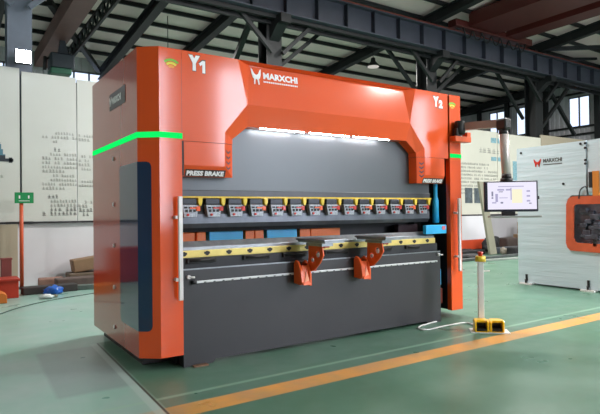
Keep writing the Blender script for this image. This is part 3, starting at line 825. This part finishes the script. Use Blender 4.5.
# ---- front support arms
def support(x, rot, lab):
    """base block riding on the guide, side plate with holes, grey top shelf; arm points to -y"""
    bm = B()
    # base block
    prism(bm, [(-.02, .64), (-.02, .84), (-.05, .88), (-.10, .86), (-.15, .78), (-.17, .66), (-.13, .63)], 'x', x, x+.028, bev=.004)
    prism(bm, [(-.02, .62), (-.02, .84), (-.07, .88), (-.12, .84), (-.17, .74), (-.17, .62)], 'x', x+.10, x+.125, bev=.004)
    prism(bm, [(-.175, .63), (-.155, .63), (-.105, .82), (-.125, .83)], 'x', x+.02, x+.11, bev=.003)
    bx(bm, x+.02, x+.11, -.05, -.02, .64, .80)
    o = obj('support_arm', bm, ORANGE_BR, PBK, lab)
    # raised triangle on the block's front
    bm = B(); pts = [(x+.035, -.174, .66), (x+.095, -.170, .68), (x+.07, -.144, .77)]
    q = [bm.verts.new((p[0], p[1]-.002, p[2])) for p in pts]; q2 = [bm.verts.new((p[0], p[1]+.01, p[2])) for p in pts]; bm.faces.new(q); bm.faces.new(q2[::-1])
    for i in range(3): bm.faces.new([q[i], q2[i], q2[(i+1)%3], q[(i+1)%3]])
    bmesh.ops.recalc_face_normals(bm, faces=bm.faces); obj('raised_mark', bm, mat('bracket_pale', (236, 150, 110), .5), o)
    # side plate with two holes: polygon in (y,z), as a face grid with hole rims
    xa = x+.15
    outline = [(-.06, .78), (-.10, .90), (-.10, 1.03), (-.34, 1.03), (-.36, .94), (-.30, .86), (-.2, .78), (-.13, .76)]
    bm = B(); holes = [(-.17, .885, .032), (-.265, .945, .036)]
    ov = [bm.verts.new((xa, p[0], p[1])) for p in outline]
    edges = [bm.edges.new((ov[i], ov[(i+1)%len(ov)])) for i in range(len(ov))]
    for hy, hz, hr in holes:
        hv = [bm.verts.new((xa, hy+hr*math.cos(2*PI*k/12), hz+hr*math.sin(2*PI*k/12))) for k in range(12)]
        edges += [bm.edges.new((hv[i], hv[(i+1)%12])) for i in range(12)]
    bmesh.ops.triangle_fill(bm, edges=edges, use_beauty=True)
    bmesh.ops.recalc_face_normals(bm, faces=bm.faces)
    bmesh.ops.solidify(bm, geom=bm.faces[:], thickness=.016)
    sp_ = obj('side_plate', bm, ORANGE_BR, o)
    for hy, hz, hr in holes:
        bm = B(); tube(bm, [(xa-.012, hy+.006, hz-.004), (xa+.02, hy+.006, hz-.004)], hr*.62, 8); obj('hole_bush', bm, CHROME, sp_)
    bm = B(); bx(bm, xa+.016, xa+.08, -.34, -.08, 1.015, 1.03); bx(bm, xa+.016, xa+.07, -.12, -.06, .76, 1.015); bx(bm, x+.1, xa, -.12, -.05, .74, .84); obj('cross_plate', bm, mat('bracket_deep', (176, 52, 26), .45, 0, .1, .1, 9), o)
    bm = B(); bx(bm, x+.08, x+.36, -.46, .06, 1.085, 1.103, bev=.004); bx(bm, x+.10, x+.34, -.44, .05, 1.065, 1.085); bx(bm, x+.12, x+.26, -.36, -.08, 1.03, 1.06); obj('support_shelf', bm, STEEL, o, 'flat grey sheet support')
    o.location.z += .04
    return o
support(1.18, 0, 'left orange front support arm')
support(1.985, 0, 'right orange front support arm')

# ---- control arm and panel
bm = B(); bx(bm, 3.62, 3.93, -.11, -.0, 2.31, 2.38, bev=.006); bx(bm, 3.86, 3.93, -.10, -.02, 2.38, 2.44); arm = obj('pendant_bracket', bm, ORANGE_BR, PBK)
bm = B(); tube(bm, [(3.75, -.07, 2.40), (3.75, -.07, 2.46), (3.75, -.07, 2.58)], [.06, .075, .06], 16); bx(bm, 3.66, 3.74, -.10, -.02, 2.36, 2.48, bev=.01); obj('swivel_joint', bm, BLACK, arm)
TUBEM = mat('pale_tube', (206, 196, 192), .3, .2, .3, .03, 4)
bm = B(); bar(bm, (3.79, -.08, 2.51), (3.95, -.53, 2.50), .085, .095); obj('swing_arm', bm, mat('copper_tube', (168, 136, 124), .35, .2, .2, .04, 4), arm)
bm = B(); bx(bm, 3.89, 4.01, -.66, -.51, 2.41, 2.555, bev=.025); tube(bm, [(3.95, -.58, 2.42), (3.95, -.58, 2.36)], .055, 16); obj('elbow', bm, BLACK, arm)
bm = B(); tube(bm, [(3.955, -.58, 2.38), (3.985, -.59, 1.84)], .055, 18); obj('drop_tube', bm, TUBEM, arm)
bm = B(); tube(bm, [(3.985, -.59, 1.86), (3.985, -.59, 1.80)], .06, 16); tube(bm, [(3.985, -.59, 1.81), (3.985, -.59, 1.76)], .075, 16); obj('lower_swivel', bm, BLACK, arm)
nrm = Vector((-.70, -.714, .04)).normalized(); ux = Vector((.714, -.70, 0)).normalized(); uy2 = nrm.cross(ux)*1
if uy2.z < 0: uy2 = -uy2
cc = Vector((3.99, -.64, 1.585))
def slab(name, m, parent, cu, cv, w, h, n0, n1, label=None, bev=0):
    bm = B(); P = []
    for nn in (n0, n1):
        for a, b in ((-1,-1),(1,-1),(1,1),(-1,1)): P.append(bm.verts.new(cc + ux*(cu+a*w/2) + uy2*(cv+b*h/2) + nrm*nn))
    for f in ((0,1,2,3),(7,6,5,4),(0,4,5,1),(1,5,6,2),(2,6,7,3),(3,7,4,0)): bm.faces.new([P[i] for i in f])
    bmesh.ops.recalc_face_normals(bm, faces=bm.faces)
    if bev: bmesh.ops.bevel(bm, geom=bm.edges[:], offset=bev, segments=2, affect='EDGES', profile=.5)
    return obj(name, bm, m, parent, label)
cp = slab('control_panel', mat('panel_dark', (40, 42, 56), .4), arm, 0, 0, .63, .38, -.04, .03, None, .01)
SCR = emis('screen_white', (226, 222, 240), 1.05)
slab('screen', SCR, cp, .01, .005, .57, .335, .029, .033)
E1 = emis('screen_lilac', (176, 172, 205), .9); E2 = emis('screen_cream', (240, 236, 205), 1.0); E3 = emis('screen_grey', (140, 142, 165), .8)
# drawn interface (thin raised shapes of one screen picture)
def iface(name, m, rects):
    for (u, v_, w, h) in rects:
        bm = B()
        bm.faces.new([bm.verts.new(cc + ux*(u+a*w/2) + uy2*(v_+b*h/2) + nrm*.0345) for a, b in ((-1,-1),(1,-1),(1,1),(-1,1))])
        bmesh.ops.recalc_face_normals(bm, faces=bm.faces)
        obj(name, bm, m, cp)
iface('cream_drawing_field', E2, [(.07, .0, .12, .17)])
iface('screen_button', E1, [(-.12, .08, .08, .02), (-.03, .08, .06, .02), (-.17, -.02, .03, .1), (-.2, -.08, .05, .015), (.2, .06, .04, .02), (.2, 0, .04, .02), (.2, -.06, .04, .02), (0, .03, .012, .15), (-.09, -.02, .1, .008), (0, .12, .3, .01)])
iface('screen_button', E3, [(-.12, .055, .05, .01), (-.22, .03, .02, .06), (-.11, -.08, .03, .02), (.22, -.09, .03, .012), (-.22, -.02, .02, .02)])
slab('panel_button', BLACK, cp, .318, -.02, .02, .04, -.01, .025)
slab('panel_foot', BLACK, cp, -.03, -.215, .16, .06, -.03, .02, None, .006)
slab('keyboard_shelf', mat('shelf_grey', (176, 178, 176), .4, .4), cp, .03, -.255, .60, .022, -.02, .12, None, .004)

# ------------------------------------------------------------------ foot pedal station
FP = thing('foot_pedal_station', (3.42, -.72, 0), 'white pedal station with a yellow stop button on a post and two yellow foot pedals', 'pedal')
ang = math.atan2(-.27, .285); ca, sa = math.cos(ang), math.sin(ang)
def L2(u, v_, z):  # u along front edge, v backwards
    return (3.36 + ca*u - sa*v_, -.79 + sa*u + ca*v_, z)
def lbox(name, m, u0, u1, v0, v1, z0, z1, parent, bev=0., label=None):
    bm = B(); bx(bm, u0, u1, v0, v1, z0, z1, bev=bev)
    for v in bm.verts: v.co = Vector(L2(*v.co))
    return obj(name, bm, m, parent, label)
lbox('base_plate', WHITE, -.21, .22, .0, .22, 0, .012, FP, .003)
po = lbox('post', WHITE, -.105, -.040, .145, .205, .012, .80, FP, .006)
lbox('post_cap', WHITE, -.125, -.02, .125, .225, .80, .812, po)
def cyl(name, m, u, v_, z0, z1, r0, r1, parent, seg=20):
    bm = B(); tube(bm, [L2(u, v_, z0), L2(u, v_, z1)], [r0, r1], seg); return obj(name, bm, m, parent)
es = cyl('stop_button_housing', YELL, -.0725, .175, .812, .875, .062, .055, FP)
cyl('stop_button', RED, -.0725, .175, .875, .925, .022, .034, es)
bm = B(); a = Vector(L2(-.04, .175, .70)); tube(bm, [a, a+Vector((.05, -.05, 0))], .008, 8); obj('switch_pin', bm, CHROME, po)
PY = mat('pedal_yellow', (252, 196, 16), .38, 0, .3, .04, 8)
for i, u0 in enumerate((-.172, -.004)):
    bm = B()
    # open hood: two cheeks, roof, back
    prof = [(.005, .014), (.15, .014), (.15, .12), (.12, .145), (.02, .145), (.0, .125)]
    prism(bm, prof, 'x', u0, u0+.022, bev=.004); prism(bm, prof, 'x', u0+.138, u0+.16, bev=.004)
    bx(bm, u0+.015, u0+.145, .03, .15, .118, .148, bev=.008); bx(bm, u0+.02, u0+.14, .12, .15, .014, .115)
    bx(bm, u0+.02, u0+.14, .0, .12, .014, .022)
    for v in bm.verts: v.co = Vector(L2(*v.co))
    pd = obj('pedal_housing', bm, PY, FP)
    bm = B(); prism(bm, [(.01, .035), (.11, .06), (.11, .075), (.01, .05)], 'x', u0+.026, u0+.134)
    bx(bm, u0+.024, u0+.136, .09, .118, .024, .11)
    bx(bm, u0+.024, u0+.136, .008, .09, .022, .03)
    for v in bm.verts: v.co = Vector(L2(*v.co))
    obj('pedal', bm, BLACK, pd)
# cable
bm = B()
pts = [(3.42, .02), (3.2, -.02), (2.98, -.07), (2.88, -.13), (2.86, -.22), (2.95, -.26), (3.15, -.24), (3.4, -.24), (3.56, -.26), (3.58, -.34), (3.52, -.44), (3.42, -.56), (3.36, -.64)]
def smooth(P, n=8):
    out = []
    for i in range(len(P)-1):
        p0 = Vector(P[max(i-1,0)]); p1 = Vector(P[i]); p2 = Vector(P[i+1]); p3 = Vector(P[min(i+2, len(P)-1)])
        for k in range(n):
            t = k/n; out.append(.5*((2*p1)+(-p0+p2)*t+(2*p0-5*p1+4*p2-p3)*t*t+(-p0+3*p1-3*p2+p3)*t**3))
    out.append(Vector(P[-1])); return out
tube(bm, smooth([(p[0], p[1], .011) for p in pts]), .009, 8)
obj('cable', bm, WHITE, FP)

# ------------------------------------------------------------------ white wrapped machine
WRAP = mat('wrapped_white', (204, 219, 228), .18, 0, .6, .04, 2, bump=.6)
nt_ = WRAP.node_tree
for n_ in nt_.nodes:
    if n_.type == 'TEX_NOISE':
        mp_ = nt_.nodes.new('ShaderNodeMapping'); mp_.inputs['Scale'].default_value = (1, .5, 6)
        src = n_.inputs['Vector'].links[0].from_socket
        nt_.links.new(src, mp_.inputs[0]); nt_.links.new(mp_.outputs[0], n_.inputs['Vector'])
WMC = thing('wrapped_press_brake', (8.2, .5, 0), 'white press brake wrapped in clear film with an orange throat frame', 'machine')
X0 = 7.35
def wall_plate():
    bm = B()
    out = [(1.545, .03), (1.545, 2.59), (.215, 2.6), (.215, 1.66), (.48, 1.66), (.56, 1.58), (.56, .76), (.48, .68), (-.02, .68), (-.02, .03)]
    prism(bm, out, 'x', X0, X0+.05)
    return bm
obj('side_panel', wall_plate(), WRAP, WMC)
bm = B(); prism(bm, [(.2, 1.7), (.2, 2.6), (-.35, 2.62), (-.35, 1.7)], 'x', X0+.02, X0+.07); obj('front_panel', bm, WRAP, WMC)
bm = B(); bx(bm, X0+.05, X0+3.2, .55, 1.54, .05, 2.58); bx(bm, X0+.05, X0+3.2, -.3, .55, 1.7, 2.58); bx(bm, X0+.05, X0+3.2, -.02, .55, .05, .66); obj('machine_body', bm, WRAP, WMC)
bm = B(); bx(bm, X0+.16, X0+.2, -.02, .56, .68, 1.66); obj('throat_backing', bm, mat('film_grey', (124, 132, 146), .35, .2, .4, .35, 6), WMC)
# orange throat frame (C)
bm = B()
rr = .1
outer = [(-.06, 1.64), (.44, 1.64), (.51, 1.615), (.545, 1.55), (.56, 1.5), (.575, .82), (.55, .74), (.5, .69), (-.06, .67)]
inner = [(-.06, 1.50), (.38, 1.50), (.42, 1.47), (.43, 1.42), (.43, 1.4), (.44, .92), (.42, .86), (.38, .83), (-.06, .82)]
for s, e in ((X0-.03, X0-.0),):
    n = len(outer)
    a = [bm.verts.new((s, p[0], p[1])) for p in outer]; b = [bm.verts.new((s, p[0], p[1])) for p in inner]
    c = [bm.verts.new((e, p[0], p[1])) for p in outer]; d = [bm.verts.new((e, p[0], p[1])) for p in inner]
    for i in range(n-1):
        bm.faces.new([a[i], a[i+1], b[i+1], b[i]]); bm.faces.new([c[i], d[i], d[i+1], c[i+1]])
        bm.faces.new([a[i], c[i], c[i+1], a[i+1]]); bm.faces.new([b[i], b[i+1], d[i+1], d[i]])
    bm.faces.new([a[0], b[0], d[0], c[0]]); bm.faces.new([a[-1], c[-1], d[-1], b[-1]])
bmesh.ops.recalc_face_normals(bm, faces=bm.faces)
obj('throat_frame', bm, mat('faded_orange', (208, 92, 56), .4, 0, .3, .12, 6), WMC, 'orange frame round the throat')
bm = B()
random.seed(3)
for k in range(26):
    y = random.uniform(.0, .36); z = random.uniform(.9, 1.4); s = random.uniform(.03, .08)
    bx(bm, X0+.03+random.uniform(0, .05), X0+.2, y-s, y+s, z-s*.6, z+s*.6, bev=.006)
obj('tool_parts', bm, mat('dark_tool_mix', (76, 80, 92), .4, .3, 0, .5, 12), WMC, 'dark tooling seen through the throat')
bm = B(); bx(bm, X0-.02, X0+.1, .0, .1, 1.62, 2.06); obj('orange_strip', bm, mat('amber_strip', (214, 130, 50), .4), WMC)
bm = B(); bx(bm, X0-.025, X0-.0, .1, .16, 1.78, 2.05); obj('hinge_block', bm, BLACK, WMC)
bm = B(); bx(bm, X0-.03, X0-.0, .04, .1, .78, .9); obj('black_knob', bm, BLACK, WMC)
bm = B(); tube(bm, smooth([(X0-.03, .33, 1.6), (X0-.03, .30, 1.75), (X0-.04, .2, 1.80), (X0-.03, .17, 1.66)], 5), .012, 8); obj('hose', bm, DSTEEL, WMC)
for y, z in ((1.45, 2.5), (.3, 2.55), (.22, 2.55), (.22, 2.47), (.22, 2.26), (.22, 2.2), (.62, 1.87)):
    bm = B(); tube(bm, [(X0, y, z), (X0-.012, y, z)], .022, 10); obj('bolt', bm, BLACK, WMC)
fox('emblem', RED, WMC, (X0-.004, 1.19, 2.21), (0,-1,0), (0,0,1), .15, .15)
put_text('lettering', 'MARXCHI', INKD, WMC, (X0-.004, 1.0, 2.28), (0,-1,0), (0,0,1), w=.36, h=.07, extr=.001, bold=.003)
bm = B(); bx(bm, X0-.006, X0-.001, .64, 1.0, 2.235, 2.25); obj('small_caption', bm, INKD, WMC)
for y in (1.37, .2):
    bm = B(); bx(bm, X0-.06, X0+.06, y-.12, y+.12, 0, .03); ft = obj('machine_foot', bm, WHITE, WMC)
    bm = B(); bx(bm, X0-.012, X0-.001, y-.02, y+.02, .07, .19); tube(bm, [(X0-.03, y, .03), (X0-.03, y, .1)], .02, 8); obj('foot_bolt', bm, BLACK, ft)

# ------------------------------------------------------------------ left floor clutter
t = thing('sign_post', (-.58, 7.0, 0), 'orange post by the wall with a small green sign', 'sign')
bm = B(); tube(bm, [(-.62, 6.9, .02), (-.62, 6.9, 1.86)], .036, 14); obj('post', bm, mat('post_orange', (204, 84, 44), .5, 0, .1, .08, 5), t)
bm = B(); tube(bm, [(-.62, 6.9, 0), (-.62, 6.9, .02)], .14, 20); obj('base', bm, DSTEEL, t)
bm = B(); bx(bm, -.74, -.41, 6.84, 6.86, 1.65, 1.86, bev=.004); sg = obj('sign_plate', bm, mat('sign_green', (28, 140, 82), .5, 0, 0, .05, 8), t)
bm = B(); bx(bm, -.67, -.645, 6.835, 6.84, 1.74, 1.80); bx(bm, -.51, -.485, 6.835, 6.84, 1.74, 1.80); bx(bm, -.67, -.48, 6.835, 6.84, 1.69, 1.70)
obj('sign_print', bm, WHITELET, sg)
bm = B(); bx(bm, -5.2, -1.75, 6.5, 7.0, 0, .72, bev=.02); tag(obj('low_cabinet', bm, mat('cabinet_red', (170, 52, 34), .5, 0, 0, .1, 2)), 'long low red cabinet beyond the left edge, seen only mirrored in the glossy side panel', 'cabinet')
t = thing('red_crate', (-.93, 5.8, 0), 'orange-red steel crate on the floor at the left edge', 'crate')
bm = B(); bx(bm, -1.45, -.80, 5.63, 6.1, 0, .30, bev=.01); obj('crate_body', bm, mat('crate_red', (188, 58, 38), .5, 0, 0, .1, 4), t)
bm = B(); bx(bm, -1.47, -.78, 5.61, 6.12, .29, .33, bev=.008); obj('rim', bm, mat('crate_rim', (170, 50, 34), .5), t)
bm = B(); prism(bm, [(-1.5, 0), (-1.02, 0), (-1.02, .13), (-1.08, .17), (-1.5, .17)], 'y', 5.1, 5.45, bev=.01); tag(obj('orange_box', bm, mat('orange_box', (220, 120, 50), .5, 0, 0, .1, 4)), 'small orange box on the floor in front of the orange-red crate', 'box')
bm = B(); bx(bm, -1.0, -.83, 6.45, 6.6, 0, .62, bev=.01); bx(bm, -1.01, -.82, 6.44, 6.61, .6, .63); tag(obj('upright_board', bm, mat('dull_red', (128, 64, 62), .6, 0, 0, .1, 4)), 'dull red upright block standing behind the orange-red crate', 'board')
def beam(name, a, b, w, h, m, lab, cat='beam', z=0):
    bm = B(); A = Vector((a[0], a[1], z+h/2+.001)); Bq = Vector((b[0], b[1], z+h/2+.001)); bar(bm, A, Bq, w, h)
    bmesh.ops.bevel(bm, geom=bm.edges[:], offset=min(w, h)*.12, segments=2, affect='EDGES', profile=.5)
    return tag(obj(name, bm, m), lab, cat)
beam('timber_beam', (-.72, 5.98), (.2, 6.02), .26, .13, mat('black_timber', (58, 54, 54), .7, 0, 0, .2, 5), 'long dark beam lying on the floor in front of the wall')
beam('timber_beam', (-.1, 6.4), (1.0, 6.4), .3, .2, mat('brown_grey_timber', (98, 84, 80), .7, 0, 0, .2, 5), 'grey-brown beam behind the blue bag')
beam('plank', (-.35, 6.8), (.1, 6.75), .3, .18, mat('pink_brown', (150, 116, 104), .8, 0, 0, .2, 5), 'pinkish brown plank against the wall by the orange post', 'plank')
beam('steel_bar', (.0, 6.05), (1.0, 5.9), .16, .09, mat('green_grey_bar', (96, 108, 104), .6, 0, 0, .2, 5), 'grey-green bar in front of the grey-brown beam')
# carton resting tilted on the beams
t = thing('carton', (.6, 6.9, .05), 'torn brown carton lying tilted beside the press brake', 'carton')
bm = B(); bx(bm, .28, 1.0, 6.75, 7.1, .24, .50, bev=.02)
for v in bm.verts:
    v.co.z += (v.co.x-.28)*.12 + random.uniform(-.008, .008)
    if v.co.x < .4: v.co.z -= .0; v.co.x += (.45-v.co.z)*.15
obj('carton_body', bm, mat('cardboard', (136, 110, 84), .8, 0, 0, .12, 5), t)
bm = B(); bx(bm, .2, 1.0, 6.7, 7.12, .0, .24, bev=.02); obj('crushed_base', bm, mat('cardboard_dark', (104, 92, 78), .8, 0, 0, .2, 5), t)
def blob(name, c, r, m, lab, cat, seed, n=3):
    bm = B(); bmesh.ops.create_icosphere(bm, subdivisions=n, radius=1)
    rnd = random.Random(seed); ph = [rnd.uniform(0, 6) for _ in range(6)]
    for v in bm.verts:
        d = v.co.copy(); k = 1+.16*math.sin(d.x*5+ph[0])*math.cos(d.y*6+ph[1])+.12*math.sin(d.z*9+ph[2]+d.x*7)+.05*rnd.uniform(-1, 1)
        v.co = Vector((d.x*r[0]*k, d.y*r[1]*k, max(-.55, d.z)*r[2]*k))
    z0 = min(v.co.z for v in bm.verts)
    for v in bm.verts: v.co += Vector((c[0], c[1], c[2]-z0))
    for f in bm.faces: f.smooth = True
    return tag(obj(name, bm, m), lab, cat)
blob('plastic_bag', (-.24, 5.72, .0), (.15, .12, .09), mat('bag_blue', (20, 96, 196), .4, 0, .2, .15, 14, bump=.4), 'crumpled blue plastic bag on the floor in front of the dark beam', 'bag', 1)
blob('plastic_bag', (-.42, 5.25, .0), (.11, .09, .045), mat('bag_white', (222, 232, 232), .4, 0, .1, .1, 14, bump=.4), 'crumpled white plastic bag in front of the blue bag', 'bag', 2)
blob('crumpled_paper', (-.27, 5.3, .0), (.04, .04, .03), mat('paper_brown', (120, 120, 104), .8), 'small brown scrap between the white bag and the dark beam', 'paper', 5, 2)
bm = B(); tube(bm, smooth([(-1.3, 3.9, .008), (-.9, 4.5, .008), (-.4, 4.95, .008), (.1, 5.2, .008), (.5, 5.35, .008), (1.2, 5.5, .008)]), .007, 6)
tag(obj('cable', bm, mat('cable_dark', (60, 84, 78), .6)), 'thin dark cable running across the floor left of the press brake', 'cable')
# right background clutter
bm = B(); bx(bm, 7.75, 8.3, 3.7, 4.1, 0, .42, bev=.01); bx(bm, 7.73, 8.32, 3.68, 4.12, .40, .44)
tag(obj('wooden_box', bm, mat('brown_box', (104, 84, 52), .7, 0, 0, .2, 6)), 'brown wooden box on the floor right of the press brake handle', 'box')
t = thing('leaning_board', (12.2, 5.9, 0), 'pale narrow board leaning behind the control panel', 'board')
bm = B(); prism(bm, [(12.35, .02), (12.68, .02), (12.1, 2.3), (11.85, 2.3)], 'y', 5.9, 5.98); obj('plank', bm, mat('pale_board', (138, 136, 120), .7, 0, 0, .05, 4), t)
rnd = random.Random(11)
DK = mat('dark_scrap', (34, 34, 37), .6, .2, 0, .3, 5)
scr = ['long dark steel bar on the floor under the low screen', 'dark bundle of bars on the floor behind the yellow stop button', 'dark channel lying right of the leaning board', 'dark block beside the carton by the wall', 'long dark rail lying nearest on the floor behind the pedal station']
beam('steel_bar', (11.2, 6.35), (12.6, 6.4), .24, .14, DK, scr[0])
beam('steel_bar', (12.7, 6.15), (14.6, 6.15), .2, .2, mat('dark_scrap_blue', (70, 76, 84), .5, .2, 0, .3, 5), scr[1])
beam('steel_channel', (12.8, 5.5), (15.4, 5.6), .3, .24, DK, scr[2])
beam('steel_block', (14.15, 6.75), (14.75, 6.75), .4, .45, mat('dark_scrap_brown', (62, 52, 48), .6, 0, 0, .3, 5), scr[3], 'block')
beam('steel_rail', (9.9, 5.1), (14.4, 5.3), .16, .07, mat('dark_rail', (84, 90, 90), .5, .3, 0, .2, 5), scr[4], 'rail')
for i, (x, y, z, s, l) in enumerate(((15.2, 6.6, 0, .55, 'brown carton on the floor left of the white machine'), (15.9, 6.8, 0, .62, 'darker brown carton half hidden behind the white machine'), (15.35, 6.65, .56, .42, 'small brown carton stacked on the floor carton left of the white machine'))):
    bm = B(); bx(bm, x-s/2, x+s/2, y-s/2, y+s/2, z+.001, z+s, bev=.02); 
    o = tag(obj('carton', bm, mat('carton_%d' % i, [(128, 104, 78), (96, 76, 58), (140, 108, 76)][i], .8, 0, 0, .12, 5)), l, 'carton')
blob('plastic_bag', (12.9, 5.82, .0), (.12, .1, .14), mat('bag_beige', (128, 122, 110), .5, 0, 0, .1, 9, bump=.3), 'pale crumpled bag in front of the leaning board', 'bag', 8)
blob('rubble_heap', (12.2, 6.76, .0), (.5, .18, .1), DK, 'dark heap of scrap under the right end of the low screen', 'scrap', 9)
blob('dark_bag', (15.0, 5.98, .0), (.3, .18, .34), mat('bag_black', (44, 46, 48), .6, 0, 0, .2, 9, bump=.3), 'black bag between the leaning board and the cartons', 'bag', 10)

blob('rubble_heap', (13.35, 6.62, .0), (.38, .2, .32), DK, 'low dark heap of scrap just right of the leaning board', 'scrap', 21)
blob('rubble_heap', (11.2, 5.75, .0), (.45, .2, .07), mat('grey_scrap', (52, 52, 54), .7, 0, 0, .4, 7, bump=.5), 'flat grey heap of scrap nearest behind the yellow stop button', 'scrap', 23)
beam('steel_bar', (10.3, 4.8), (13.6, 4.4), .1, .05, mat('pale_bar', (150, 156, 152), .5, 0, 0, .1, 5), 'thin pale bar lying at a slant on the floor nearest the leaning board')
# ------------------------------------------------------------------ world, view
w = bpy.data.worlds.new('sky'); bpy.context.scene.world = w; w.use_nodes = True
bg = w.node_tree.nodes['Background']; bg.inputs[0].default_value = lin((225, 235, 255)); bg.inputs[1].default_value = 2.0
vs_ = bpy.context.scene.view_settings
vs_.view_transform = 'Standard'; vs_.look = 'None'; vs_.gamma = 1; vs_.use_curve_mapping = False; vs_.exposure = 0.16
